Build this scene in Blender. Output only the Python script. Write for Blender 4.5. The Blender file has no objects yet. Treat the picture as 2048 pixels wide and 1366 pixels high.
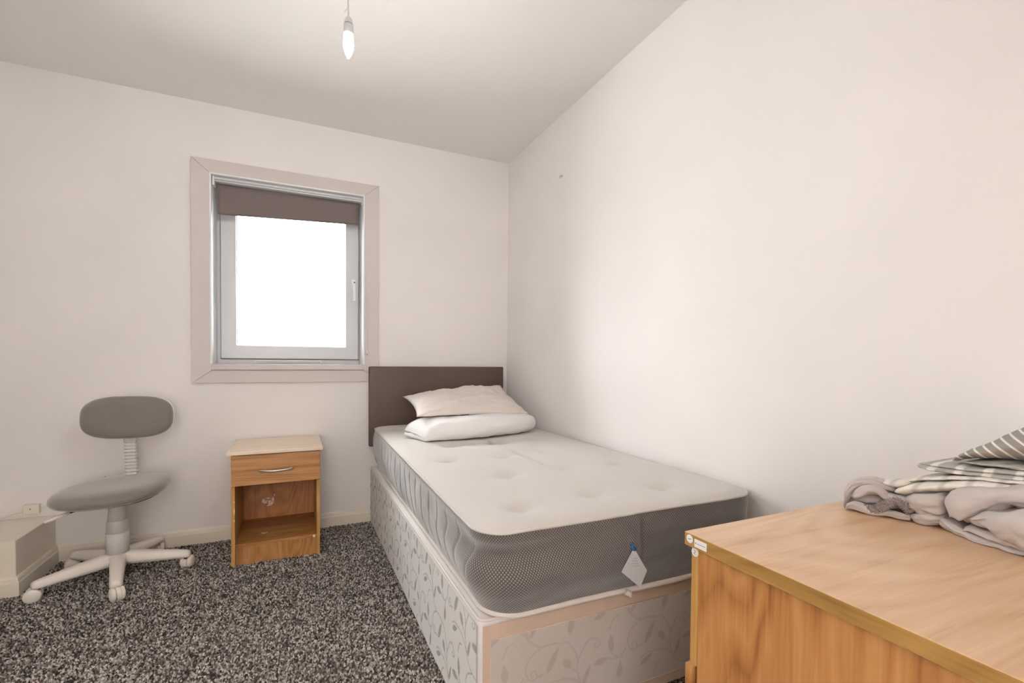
import bpy, bmesh, math, random
import numpy as np
from mathutils import Vector, Matrix, noise

# ------------------------------------------------------------------ camera, world, exposure
SC = bpy.context.scene
COL = SC.collection
F_PX, CXP, CYP = 936.63, 1024.0, 743.27            # focal length and principal point on the 2048x1366 frame
YAW, PITCH, ROLL = 0.43254, -0.02341, 0.00903
CAM = np.array([0.0, 0.0, 1.0])
_f = np.array([math.sin(YAW), math.cos(YAW), 0.0]); _r = np.array([math.cos(YAW), -math.sin(YAW), 0.0]); _u = np.array([0, 0, 1.0])
FWD = _f * math.cos(PITCH) + _u * math.sin(PITCH)
_u2 = _u * math.cos(PITCH) - _f * math.sin(PITCH)
RGT = _r * math.cos(ROLL) + _u2 * math.sin(ROLL)
UPV = _u2 * math.cos(ROLL) - _r * math.sin(ROLL)
cam_data = bpy.data.cameras.new('camera')
cam_data.sensor_width = 36.0
cam_data.lens = F_PX / 2048 * 36.0
cam_data.shift_y = (CYP - 683.0) / 2048
cam_data.clip_start = 0.02
cam = bpy.data.objects.new('camera', cam_data)
COL.objects.link(cam)
m = Matrix.Identity(4)
for i in range(3):
    m[i][0], m[i][1], m[i][2], m[i][3] = RGT[i], UPV[i], -FWD[i], CAM[i]
cam.matrix_world = m
SC.camera = cam

SC.view_settings.view_transform = 'Standard'
SC.view_settings.look = 'None'
SC.view_settings.gamma = 1.0
SC.view_settings.use_curve_mapping = False
SC.view_settings.exposure = 0.65
SC.cycles.max_bounces = 7
SC.cycles.use_light_tree = False
SC.cycles.diffuse_bounces = 5
SC.cycles.glossy_bounces = 4
SC.cycles.transparent_max_bounces = 12
SC.cycles.sample_clamp_indirect = 6.0
SC.cycles.caustics_reflective = False
SC.cycles.caustics_refractive = False

SKY_STRENGTH = 14.0
BULB_STRENGTH = 610.0
FILL_LAMP_STRENGTH = 1450.0  # fill lamp added behind the camera
world = bpy.data.worlds.new('overcast_sky')
SC.world = world
world.use_nodes = True
bg = world.node_tree.nodes['Background']
bg.inputs[0].default_value = (0.94, 0.975, 1.0, 1)
bg.inputs[1].default_value = SKY_STRENGTH
# overcast above, duller ground below the horizon
_nt = world.node_tree
_tc = _nt.nodes.new('ShaderNodeTexCoord'); _sp = _nt.nodes.new('ShaderNodeSeparateXYZ'); _rp = _nt.nodes.new('ShaderNodeValToRGB')
_nt.links.new(_tc.outputs['Generated'], _sp.inputs[0]); _nt.links.new(_sp.outputs[2], _rp.inputs[0])
_rp.color_ramp.elements[0].position = 0.0; _rp.color_ramp.elements[0].color = (0.24, 0.24, 0.23, 1)
_rp.color_ramp.elements[1].position = 0.03; _rp.color_ramp.elements[1].color = (0.94, 0.975, 1.0, 1)
_nt.links.new(_rp.outputs[0], bg.inputs[0])

# room, metres: back wall at y = YB, right wall at x = XR
XR, YB, H, XL, YF = 1.333, 2.975, 2.356, -1.29, -0.75
OX0, OX1, OZ0, OZ1 = -0.408, 0.370, 0.969, 1.979      # window opening

pl = bpy.data.lights.new('window_portal', 'AREA')
pl.shape = 'RECTANGLE'; pl.size = OX1 - OX0; pl.size_y = OZ1 - OZ0
pl.cycles.is_portal = True
po = bpy.data.objects.new('window_portal', pl); COL.objects.link(po)
po.location = ((OX0 + OX1) / 2, YB + 0.27, (OZ0 + OZ1) / 2)
po.rotation_euler = (-math.pi / 2, 0, 0)


def ray(px, py):
    return RGT * ((px - CXP) / F_PX) + UPV * ((CYP - py) / F_PX) + FWD

def on(px, py, ax, v):
    d = ray(px, py)
    return CAM + d * ((v - CAM[ax]) / d[ax])

# ------------------------------------------------------------------ materials
def lin(c):
    return tuple(((v / 255) / 12.92 if v / 255 <= 0.04045 else ((v / 255 + 0.055) / 1.055) ** 2.4) for v in c) + (1,)

class Mat:
    def __init__(s, name, col=(200, 200, 200), rough=0.6, spec=0.3, linear=None):
        s.m = bpy.data.materials.new(name); s.m.use_nodes = True
        s.nt = s.m.node_tree; s.b = s.nt.nodes['Principled BSDF']
        s.b.inputs['Base Color'].default_value = linear if linear else lin(col)
        s.b.inputs['Roughness'].default_value = rough
        s.b.inputs['Specular IOR Level'].default_value = spec
    def n(s, typ, **kw):
        nd = s.nt.nodes.new(typ)
        for k, v in kw.items():
            if isinstance(k, str) and hasattr(nd, k):
                setattr(nd, k, v)
        return nd
    def l(s, a, b):
        s.nt.links.new(a, b)
    def coord(s, scale=(1, 1, 1), rot=(0, 0, 0), kind='Object'):
        tc = s.n('ShaderNodeTexCoord'); mp = s.n('ShaderNodeMapping')
        s.l(tc.outputs[kind], mp.inputs[0])
        mp.inputs['Scale'].default_value = scale; mp.inputs['Rotation'].default_value = rot
        return mp.outputs[0]
    def noise(s, vec, scale=5, detail=3, rough=0.5, dist=0.0):
        t = s.n('ShaderNodeTexNoise'); s.l(vec, t.inputs['Vector'])
        t.inputs['Scale'].default_value = scale; t.inputs['Detail'].default_value = detail
        t.inputs['Roughness'].default_value = rough; t.inputs['Distortion'].default_value = dist
        return t.outputs[0]
    def ramp(s, fac, stops):
        r = s.n('ShaderNodeValToRGB'); s.l(fac, r.inputs[0])
        e = r.color_ramp.elements
        while len(e) < len(stops): e.new(0.5)
        for i, (p, c) in enumerate(stops):
            e[i].position = p; e[i].color = c if len(c) == 4 else lin(c)
        return r.outputs[0]
    def math(s, op, a, b=None, clamp=False):
        nd = s.n('ShaderNodeMath'); nd.operation = op; nd.use_clamp = clamp
        for i, v in enumerate((a, b)):
            if v is None: continue
            if isinstance(v, (int, float)): nd.inputs[i].default_value = v
            else: s.l(v, nd.inputs[i])
        return nd.outputs[0]
    def mix(s, fac, a, b, blend='MIX'):
        nd = s.n('ShaderNodeMix'); nd.data_type = 'RGBA'; nd.blend_type = blend
        for i, v in ((0, fac), (6, a), (7, b)):
            if isinstance(v, (int, float)): nd.inputs[i].default_value = v
            elif isinstance(v, tuple): nd.inputs[i].default_value = v if len(v) == 4 else lin(v)
            else: s.l(v, nd.inputs[i])
        return nd.outputs[2]
    def color(s, out): s.l(out, s.b.inputs['Base Color'])
    def bump(s, h, strength=0.3, dist=0.002):
        b = s.n('ShaderNodeBump'); b.inputs['Strength'].default_value = strength; b.inputs['Distance'].default_value = dist
        s.l(h, b.inputs['Height']); s.l(b.outputs[0], s.b.inputs['Normal'])
    def attr(s, name):
        a = s.n('ShaderNodeAttribute'); a.attribute_name = name
        return a.outputs['Fac']

def paint(name, col, rough=0.75, amount=0.03, spec=0.2):
    M = Mat(name, col, rough, spec)
    v = M.coord()
    nz = M.noise(v, 1.6, 2, 0.55)
    c = lin(col)
    lo = tuple(x * (1 - amount) for x in c[:3]) + (1,)
    hi = tuple(min(1, x * (1 + amount)) for x in c[:3]) + (1,)
    M.color(M.ramp(nz, [(0.3, lo), (0.7, hi)]))
    return M.m

m_wall = paint('wall_paint', (246, 242, 240))
m_ceil = paint('ceiling_paint', (250, 248, 246), amount=0.015)
m_trim = paint('cream_gloss_paint', (240, 232, 216), 0.4, 0.03, 0.4)
m_casing = paint('casing_paint', (214, 206, 203), 0.5, 0.01, 0.35)
m_upvc = Mat('white_plastic_frame', (220, 222, 225), 0.3, 0.4).m
m_upvc2 = Mat('white_plastic_lining', (244, 245, 246), 0.35, 0.4).m
m_rubber = Mat('dark_seal', (70, 66, 64), 0.6).m
m_chair = Mat('cream_plastic', (246, 239, 228), 0.38, 0.4).m
m_grey_plastic = Mat('pale_grey_plastic', (214, 210, 206), 0.45, 0.35).m
m_black = Mat('black_plastic', (28, 26, 25), 0.45, 0.4).m
m_metal = Mat('brushed_metal', (205, 200, 192), 0.3, 0.5)
m_metal.b.inputs['Metallic'].default_value = 0.9
m_metal = m_metal.m
m_white = Mat('white_matt', (240, 240, 240), 0.6).m
m_ink = Mat('grey_ink', (105, 105, 112), 0.7).m
m_faint = Mat('worn_print', (176, 172, 190), 0.7).m
m_blue = Mat('blue_ribbon', (40, 105, 160), 0.6).m
m_scuff = Mat('pale_scuff', (225, 205, 190), 0.8).m
m_chip = Mat('dark_gap', (40, 28, 18), 0.9).m

def wood(name, axis, light, mid, dark, rough=0.38, seed=0.0, scale=1.0, cathedral=0.5, bumpy=0.05, soft=0.0):
    """laminate with grain running along axis (0 x, 1 y, 2 z)"""
    M = Mat(name, mid, rough, 0.45)
    sc = [1.0, 1.0, 1.0]; sc[axis] = 0.07
    tc = M.n('ShaderNodeTexCoord'); mp = M.n('ShaderNodeMapping')
    M.l(tc.outputs['Object'], mp.inputs[0]); mp.inputs['Scale'].default_value = [v * scale for v in sc]
    mp.inputs['Location'].default_value = (seed, seed * 1.7, seed * 0.6)
    v = mp.outputs[0]
    sc2 = [1.0, 1.0, 1.0]; sc2[axis] = 0.22
    mp2 = M.n('ShaderNodeMapping'); M.l(tc.outputs['Object'], mp2.inputs[0])
    mp2.inputs['Scale'].default_value = [q * scale for q in sc2]; mp2.inputs['Location'].default_value = (seed * 2.1, seed, seed)
    broad = M.noise(mp2.outputs[0], 4.5, 2, 0.5, 0.6)
    rings = M.math('FRACT', M.math('MULTIPLY', broad, 13.0))
    rings = M.math('ABSOLUTE', M.math('SUBTRACT', rings, 0.5))
    fine = M.noise(v, 160, 5, 0.6)
    med = M.noise(v, 34, 4, 0.55, 0.4)
    k = M.math('ADD', M.math('MULTIPLY', rings, cathedral), M.math('MULTIPLY', med, 1.0 - cathedral * 0.5))
    sc3 = [1.0, 1.0, 1.0]; sc3[axis] = 0.03
    mp3 = M.n('ShaderNodeMapping'); M.l(tc.outputs['Object'], mp3.inputs[0]); mp3.inputs['Scale'].default_value = sc3
    pores = M.noise(mp3.outputs[0], 210, 2, 0.5)
    k = M.math('ADD', M.math('MULTIPLY', k, 0.62), M.math('ADD', M.math('MULTIPLY', fine, 0.16), M.math('MULTIPLY', pores, 0.22)))
    c = M.ramp(k, [(0.32 - soft, dark), (0.45, mid), (0.62 + soft, light)])
    patch = M.noise(M.coord(), 3.0, 2, 0.5)
    c = M.mix(M.math('MULTIPLY', patch, 0.28), c, lin(mid))
    M.color(c)
    M.bump(fine, bumpy, 0.0006)
    return M.m

WL, WM, WD = (180, 132, 80), (159, 109, 59), (122, 75, 37)
w_x = wood('laminate_grain_across', 0, WL, WM, WD, 0.42, 3.1)
w_y = wood('laminate_grain_deep', 1, (160, 124, 66), (140, 106, 52), (112, 80, 37), 0.45, 1.4)
w_z = wood('laminate_grain_upright', 2, WL, WM, WD, 0.42, 5.7, 1.0, 0.6)
w_zedge = wood('laminate_edge_upright', 2, (184, 144, 84), (165, 123, 65), (136, 97, 47), 0.45, 8.3, 1.0, 0.25)
w_top = wood('laminate_top_sheen', 0, (216, 184, 152), (202, 166, 130), (176, 136, 100), 0.24, 0.45, 0.9, 0.45, soft=0.10)  # paler than the sides: reflected light put into the base colour
w_ntop = wood('laminate_bedside_top_glare', 0, (240, 222, 200), (232, 210, 184), (214, 186, 156), 0.20, 7.45, 1.0, 0.35, soft=0.10)  # glare on the bedside top lightened into its colour
w_dark = wood('laminate_back_upright', 2, (176, 116, 66), (152, 96, 52), (118, 70, 34), 0.5, 2.2)

def fabric(name, col, col2, scale=900, rough=0.95, bump=0.25, cloud=0.15, sheen=0.0):
    M = Mat(name, col, rough, 0.1)
    M.b.inputs['Sheen Weight'].default_value = sheen; M.b.inputs['Sheen Roughness'].default_value = 0.45
    v = M.coord()
    w = M.noise(v, scale, 2, 0.6)
    cl = M.noise(v, 6, 3, 0.5)
    k = M.math('ADD', M.math('MULTIPLY', w, 1 - cloud), M.math('MULTIPLY', cl, cloud))
    M.color(M.ramp(k, [(0.3, col2), (0.65, col)]))
    M.bump(w, bump, 0.001)
    return M.m

m_chairfab = fabric('grey_seat_fabric', (133, 125, 117), (105, 98, 91), 700, sheen=1.0)
m_blind = fabric('taupe_blind_fabric', (122, 111, 108), (110, 100, 98), 1200, 0.8, 0.05)
m_leather = Mat('dark_brown_leatherette', (80, 62, 56), 0.40, 0.45)
m_leather.bump(m_leather.noise(m_leather.coord(), 260, 3, 0.6), 0.12, 0.001)
m_leather = m_leather.m
m_ticking = fabric('mattress_top_fabric', (216, 211, 206), (208, 203, 198), 700, 0.9, 0.15)
m_pillow = fabric('white_cotton', (246, 244, 243), (240, 237, 236), 800, 0.9, 0.08)
m_pillow2 = fabric('cream_cotton', (234, 226, 219), (226, 217, 210), 800, 0.9, 0.08)
m_piping = Mat('white_piping', (238, 232, 226), 0.7, 0.2).m
m_sheet = fabric('grey_sheet_cotton', (192, 184, 180), (182, 174, 170), 900, 0.85, 0.05, 0.3)
m_elastic = fabric('grey_elastic', (150, 140, 136), (104, 95, 91), 300, 0.9, 0.4)

# honeycomb weave of the mattress border, from its own UV
M = Mat('grey_border_weave', (120, 112, 107), 0.9, 0.15)
uvn = M.n('ShaderNodeUVMap'); uvn.uv_map = 'UVMap'
sp = M.n('ShaderNodeSeparateXYZ'); M.l(uvn.outputs[0], sp.inputs[0])
M.b.inputs['Sheen Weight'].default_value = 0.6; M.b.inputs['Sheen Roughness'].default_value = 0.5
su = M.math('COSINE', M.math('MULTIPLY', sp.outputs[0], math.pi / 0.0036))
sv = M.math('COSINE', M.math('MULTIPLY', sp.outputs[1], math.pi / 0.0046))
dots = M.math('MULTIPLY', M.math('ADD', M.math('MULTIPLY', su, sv), 1.0), 0.5)
cl = M.noise(M.coord((1, 1, 1)), 9, 3, 0.5)
base = M.ramp(dots, [(0.25, (72, 65, 62)), (0.62, (91, 85, 81)), (0.95, (162, 156, 152))])
seam = M.attr('seam')
M.color(M.mix(seam, base, lin((64, 58, 55))))
M.bump(dots, 0.35, 0.0012)
m_border = M.m

def vine(name, ground, leaf, rough=0.8, stipple=0.84):
    M = Mat(name, ground, rough, 0.15)
    pat = M.attr('pattern')
    border = M.attr('border')
    wv = M.noise(M.coord((1, 1, 1)), 420, 2, 0.6)
    g = M.ramp(wv, [(0.3, tuple(int(x * 0.965) for x in ground)), (0.7, ground)])
    g = M.mix(border, g, lin((210, 187, 168)))  # warm indoor light on the foot end tinted into the border cloth
    stip = M.math('GREATER_THAN', M.noise(M.coord((1, 1, 1)), 650, 1, 0.5), 0.44)
    lf = M.mix(stip, lin(leaf), lin(tuple(int(x * stipple) for x in leaf)))
    M.color(M.mix(M.math('MULTIPLY', pat, 0.9), g, lf))
    M.bump(M.math('ADD', M.math('MULTIPLY', pat, 0.6), M.math('MULTIPLY', wv, 0.4)), 0.2, 0.0008)
    return M.m
m_side = vine('divan_side_damask', (245, 244, 242), (190, 186, 182))
m_foot = vine('divan_foot_damask_shaded', (206, 197, 190), (190, 180, 172), stipple=0.95)  # greyer than the side cloth: shade of the foot end put into the colour

# striped cloth, stripe coordinate stored per vertex
def striped(name, ground, band, lo, hi, soft=0.05, ripple=0.0):
    M = Mat(name, ground, 0.88, 0.1)
    s = M.math('FRACT', M.math('ADD', M.attr('stripe'), M.math('MULTIPLY', M.noise(M.coord(), 14, 2, 0.5), ripple)))
    d = M.math('ABSOLUTE', M.math('SUBTRACT', s, 0.5))
    k = M.ramp(d, [(lo, (0, 0, 0, 1)), (hi, (1, 1, 1, 1))])
    M.color(M.mix(k, lin(band), lin(ground)))
    M.bump(M.noise(M.coord(), 700, 2, 0.5), 0.06, 0.001)
    return M.m
m_strC = striped('grey_white_stripe_cotton', (146, 140, 133), (226, 222, 214), 0.09, 0.15)
m_strB = striped('pale_grey_stripe_cotton', (170, 166, 160), (224, 220, 212), 0.11, 0.20, ripple=0.2)
m_strA = striped('white_cotton_faint_stripe', (228, 222, 212), (196, 191, 184), 0.05, 0.2, ripple=0.2)

# carpet: speckled loop pile
M = Mat('speckled_carpet', (120, 112, 105), 1.0, 0.05)
sel = M.attr('speck')
M.color(M.ramp(sel, [(0.0, (48, 42, 38)), (0.25, (78, 70, 65)), (0.45, (124, 115, 109)), (0.7, (168, 159, 152)), (1.0, (216, 209, 203))]))
m_carpet = M.m
M = Mat('carpet_backing', (74, 67, 62), 1.0, 0.05)
M.color(M.ramp(M.noise(M.coord(), 260, 3, 0.7), [(0.35, (40, 35, 31)), (0.5, (98, 90, 84)), (0.66, (170, 160, 152))]))
m_floor = M.m

# glazing: clear thin pane
gm = bpy.data.materials.new('clear_glass'); gm.use_nodes = True
nt = gm.node_tree; nt.nodes.clear()
o_ = nt.nodes.new('ShaderNodeOutputMaterial'); tr = nt.nodes.new('ShaderNodeBsdfTransparent'); gl = nt.nodes.new('ShaderNodeBsdfGlossy')
gl.inputs['Roughness'].default_value = 0.02
fr = nt.nodes.new('ShaderNodeFresnel'); fr.inputs[0].default_value = 1.25
mx = nt.nodes.new('ShaderNodeMixShader')
nt.links.new(fr.outputs[0], mx.inputs[0]); nt.links.new(tr.outputs[0], mx.inputs[1]); nt.links.new(gl.outputs[0], mx.inputs[2]); nt.links.new(mx.outputs[0], o_.inputs[0])
m_glass = gm

em = bpy.data.materials.new('glowing_bulb_glass'); em.use_nodes = True
nt = em.node_tree; nt.nodes.clear()
o_ = nt.nodes.new('ShaderNodeOutputMaterial'); e_ = nt.nodes.new('ShaderNodeEmission')
e_.inputs[0].default_value = (1.0, 0.98, 0.955, 1); e_.inputs[1].default_value = BULB_STRENGTH
nt.links.new(e_.outputs[0], o_.inputs[0])
m_bulb = em

# ------------------------------------------------------------------ mesh helpers
def tag(o, label=None, cat=None, group=None, kind=None):
    if label: o['label'] = label
    if cat: o['category'] = cat
    if group: o['group'] = group
    if kind: o['kind'] = kind
    return o

def root(name, loc, label=None, cat=None, kind=None):
    o = bpy.data.objects.new(name, None); COL.objects.link(o); o.location = loc
    o.empty_display_size = 0.05
    o['origin'] = list(loc)
    return tag(o, label, cat, None, kind)

def org(parent):
    o = parent
    while o.parent is not None: o = o.parent
    return np.array(o.location)

def raw(name, V, Fs, mat, parent=None, smooth=False, loc=None, attrs=None, uv=None):
    V = np.asarray(V, float)
    me = bpy.data.meshes.new(name)
    if parent is not None: V = V - org(parent)
    elif loc is not None: V = V - np.asarray(loc)
    me.from_pydata(V.tolist(), [], [list(f) for f in Fs])
    me.update()
    if attrs:
        for k, a in attrs.items():
            at = me.attributes.new(k, 'FLOAT', 'POINT'); at.data.foreach_set('value', np.asarray(a, np.float32))
    if uv is not None:
        ul = me.uv_layers.new(name='UVMap')
        li = np.zeros(len(me.loops), np.int32); me.loops.foreach_get('vertex_index', li)
        ul.data.foreach_set('uv', np.asarray(uv, np.float32)[li].ravel())
    if smooth:
        me.polygons.foreach_set('use_smooth', [True] * len(me.polygons))
    me.materials.append(mat)
    o = bpy.data.objects.new(name, me); COL.objects.link(o)
    if parent is not None: o.parent = parent
    elif loc is not None: o.location = loc
    return o

def bm_obj(name, bm, mat, parent=None, smooth=False, loc=None):
    bmesh.ops.recalc_face_normals(bm, faces=bm.faces)
    bm.verts.index_update()
    V = [v.co[:] for v in bm.verts]; Fs = [[v.index for v in f.verts] for f in bm.faces]
    bm.free()
    return raw(name, V, Fs, mat, parent, smooth, loc)

def add_box(bm, x0, x1, y0, y1, z0, z1, bevel=0.0, seg=2):
    vs = [bm.verts.new(c) for c in ((x0, y0, z0), (x1, y0, z0), (x1, y1, z0), (x0, y1, z0), (x0, y0, z1), (x1, y0, z1), (x1, y1, z1), (x0, y1, z1))]
    fs = [bm.faces.new([vs[i] for i in q]) for q in ((3, 2, 1, 0), (4, 5, 6, 7), (0, 1, 5, 4), (1, 2, 6, 5), (2, 3, 7, 6), (3, 0, 4, 7))]
    if bevel:
        es = list({e for f in fs for e in f.edges})
        bmesh.ops.bevel(bm, geom=es, offset=bevel, segments=seg, profile=0.6, affect='EDGES', clamp_overlap=True)

def box(name, x0, x1, y0, y1, z0, z1, mat, parent=None, bevel=0.0, seg=2, loc=None, smooth=False):
    bm = bmesh.new(); add_box(bm, x0, x1, y0, y1, z0, z1, bevel, seg)
    return bm_obj(name, bm, mat, parent, smooth, loc)

def prism(name, poly, lo, hi, axis, mat, parent=None, loc=None, bevel=0.0):
    """polygon in the two other axes, extruded along axis"""
    bm = bmesh.new()
    def p3(a, b, c):
        q = [a, b]; q.insert(axis, c); return q
    A = [bm.verts.new(p3(a, b, lo)) for a, b in poly]; B = [bm.verts.new(p3(a, b, hi)) for a, b in poly]
    bm.faces.new(A); bm.faces.new(B[::-1])
    n = len(poly)
    for i in range(n): bm.faces.new((A[i], B[i], B[(i + 1) % n], A[(i + 1) % n]))
    if bevel: bmesh.ops.bevel(bm, geom=list(bm.edges), offset=bevel, segments=2, profile=0.6, affect='EDGES', clamp_overlap=True)
    return bm_obj(name, bm, mat, parent, False, loc)

def lathe(name, prof, center, mat, parent=None, n=32, loc=None, axis=(0, 0, 1), smooth=True):
    """prof: list of (radius, height) along axis from center"""
    ax = Vector(axis).normalized(); a = ax.orthogonal().normalized(); b = ax.cross(a)
    c = Vector(center); V, Fs = [], []
    for r, h in prof:
        for k in range(n):
            t = 2 * math.pi * k / n
            V.append((c + ax * h + (a * math.cos(t) + b * math.sin(t)) * max(r, 1e-5))[:])
    for i in range(len(prof) - 1):
        for k in range(n):
            Fs.append((i * n + k, i * n + (k + 1) % n, (i + 1) * n + (k + 1) % n, (i + 1) * n + k))
    Fs.append(list(range(n))[::-1]); Fs.append([(len(prof) - 1) * n + k for k in range(n)])
    return raw(name, V, Fs, mat, parent, smooth, loc)

def catmull(pts, n):
    P = np.asarray(pts, float); out = []
    Q = np.vstack([2 * P[0] - P[1], P, 2 * P[-1] - P[-2]])
    for i in range(len(P) - 1):
        p0, p1, p2, p3 = Q[i:i + 4]
        for k in range(n):
            t = k / n
            out.append(0.5 * (2 * p1 + (p2 - p0) * t + (2 * p0 - 5 * p1 + 4 * p2 - p3) * t * t + (3 * p1 - p0 - 3 * p2 + p3) * t ** 3))
    out.append(P[-1]); return np.array(out)

def tube_geo(path, rad, n=10, closed=False):
    P = np.asarray(path, float); L = len(P); rad = np.broadcast_to(np.asarray(rad, float), (L,))
    V = []; up = np.array([0, 0, 1.0])
    prev = None
    for i in range(L):
        if closed: t = P[(i + 1) % L] - P[i - 1]
        else: t = P[min(i + 1, L - 1)] - P[max(i - 1, 0)]
        t = t / (np.linalg.norm(t) + 1e-12)
        a = (np.cross(up, t) if abs(t[2]) < 0.95 else np.cross(np.array([1.0, 0, 0]), t)) if prev is None else prev - t * np.dot(prev, t)
        a = a / (np.linalg.norm(a) + 1e-12); prev = a; b = np.cross(t, a)
        for k in range(n):
            th = 2 * math.pi * k / n
            V.append(P[i] + (a * math.cos(th) + b * math.sin(th)) * rad[i])
    Fs = []
    for i in range(L if closed else L - 1):
        for k in range(n):
            j = (i + 1) % L
            Fs.append((i * n + k, i * n + (k + 1) % n, j * n + (k + 1) % n, j * n + k))
    if not closed:
        Fs.append(list(range(n))[::-1]); Fs.append([(L - 1) * n + k for k in range(n)])
    return V, Fs

def tube(name, path, rad, mat, parent=None, n=10, closed=False, loc=None):
    V, Fs = tube_geo(path, rad, n, closed)
    return raw(name, V, Fs, mat, parent, True, loc)

def loft(rings, cap=True):
    """rings: (L, n, 3) closed cross-sections"""
    L, n = len(rings), len(rings[0])
    V = [p for r in rings for p in r]; Fs = []
    for i in range(L - 1):
        for k in range(n):
            Fs.append((i * n + k, i * n + (k + 1) % n, (i + 1) * n + (k + 1) % n, (i + 1) * n + k))
    if cap:
        Fs.append(list(range(n))[::-1]); Fs.append([(L - 1) * n + k for k in range(n)])
    return V, Fs

def nz(x, y, z, s=1.0, o=3):
    return noise.fractal(Vector((x * s, y * s, z * s)), 0.9, 2.0, o)

# ------------------------------------------------------------------ room shell
box('floor', XL - 0.1, XR + 0.1, YF - 0.1, YB + 0.1, -0.06, 0.0, m_floor)['kind'] = 'structure'
floor = bpy.data.objects['floor']
box('ceiling', XL - 0.1, XR + 0.1, YF - 0.1, YB + 0.3, H, H + 0.06, m_ceil)['kind'] = 'structure'
box('wall_right', XR, XR + 0.1, YF - 0.1, YB + 0.3, 0, H, m_wall)['kind'] = 'structure'
box('wall_left', XL - 0.1, XL, YF - 0.1, YB + 0.3, 0, H, m_wall)['kind'] = 'structure'
# wall behind the camera; doorway, hall and lamp are added, unseen, for frontal fill
HX0, HX1, HZ, HY = -0.82, 0.02, 2.03, -2.0
bm = bmesh.new()
add_box(bm, XL, HX0, YF - 0.1, YF, 0, H); add_box(bm, HX1, XR, YF - 0.1, YF, 0, H); add_box(bm, HX0, HX1, YF - 0.1, YF, HZ, H)
bm_obj('wall_front', bm, m_wall)['kind'] = 'structure'
bm = bmesh.new()
add_box(bm, XL - 0.1, XL, HY, YF - 0.1, 0, H); add_box(bm, 0.55, 0.65, HY, YF - 0.1, 0, H); add_box(bm, XL, 0.55, HY - 0.1, HY, 0, H)
bm_obj('wall_added_hall', bm, m_wall)['kind'] = 'structure'  # added hall, bounces the fill lamp's light into the room
box('ceiling_added_hall', XL - 0.1, 0.65, HY - 0.1, YF - 0.1, H, H + 0.06, m_ceil)['kind'] = 'structure'
box('floor_added_hall', XL - 0.1, 0.65, HY - 0.1, YF - 0.1, -0.06, 0.0, m_floor)['kind'] = 'structure'
bm = bmesh.new()
for a, b in ((HX0, HX0 + 0.03), (HX1 - 0.03, HX1)): add_box(bm, a, b, YF - 0.105, YF + 0.005, 0, HZ)
add_box(bm, HX0, HX1, YF - 0.105, YF + 0.005, HZ - 0.03, HZ)
bm_obj('trim_2', bm, m_trim)['kind'] = 'structure'  # frame of the added doorway
bm = bmesh.new()
WT = 0.28
add_box(bm, XL, OX0 - 0.01, YB, YB + WT, 0, H); add_box(bm, OX1 + 0.01, XR, YB, YB + WT, 0, H)
add_box(bm, OX0 - 0.01, OX1 + 0.01, YB, YB + WT, 0, OZ0 - 0.012); add_box(bm, OX0 - 0.01, OX1 + 0.01, YB, YB + WT, OZ1 + 0.01, H)
wb = bm_obj('wall_back', bm, m_wall); wb['kind'] = 'structure'

# boxed-in step in the corner
BX, BY, BZ = -1.060, 2.615, 0.232
bm = bmesh.new(); add_box(bm, XL, BX, BY, YB, 0, BZ, 0.004, 2)
st = bm_obj('trim_1', bm, m_trim); tag(st, 'cream painted boxed-in step in the room corner', 'boxing', kind='structure')

# skirting: moulded profile, (distance from wall, height)
SK = [(0, 0), (0.015, 0), (0.015, 0.058), (0.0115, 0.064), (0.010, 0.076), (0.006, 0.083), (0, 0.083)]
def skirting(name, p0, p1, nrm, m0=0.0, m1=0.0):
    """m0/m1: mitre shift at each end, along the run, per unit of depth"""
    p0, p1, nrm = np.array(p0), np.array(p1), np.array(nrm)
    d = (p1 - p0) / np.linalg.norm(p1 - p0)
    A = [np.append(p0 + nrm * a + d * m0 * a, h) for a, h in SK]; B = [np.append(p1 + nrm * a + d * m1 * a, h) for a, h in SK]
    V, Fs = loft([A, B]); o = raw(name, V, Fs, m_trim); o['kind'] = 'structure'; return o
skirting('baseboard_back', (BX, YB), (XR, YB), (0, -1))
skirting('baseboard_right', (XR, YF), (XR, YB), (-1, 0))
skirting('baseboard_step', (BX, BY), (BX, YB), (1, 0), -1, 0)
skirting('baseboard_step', (XL, BY), (BX, BY), (0, -1), 0, 1)
skirting('baseboard_left', (XL, YF), (XL, BY), (1, 0))

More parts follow.
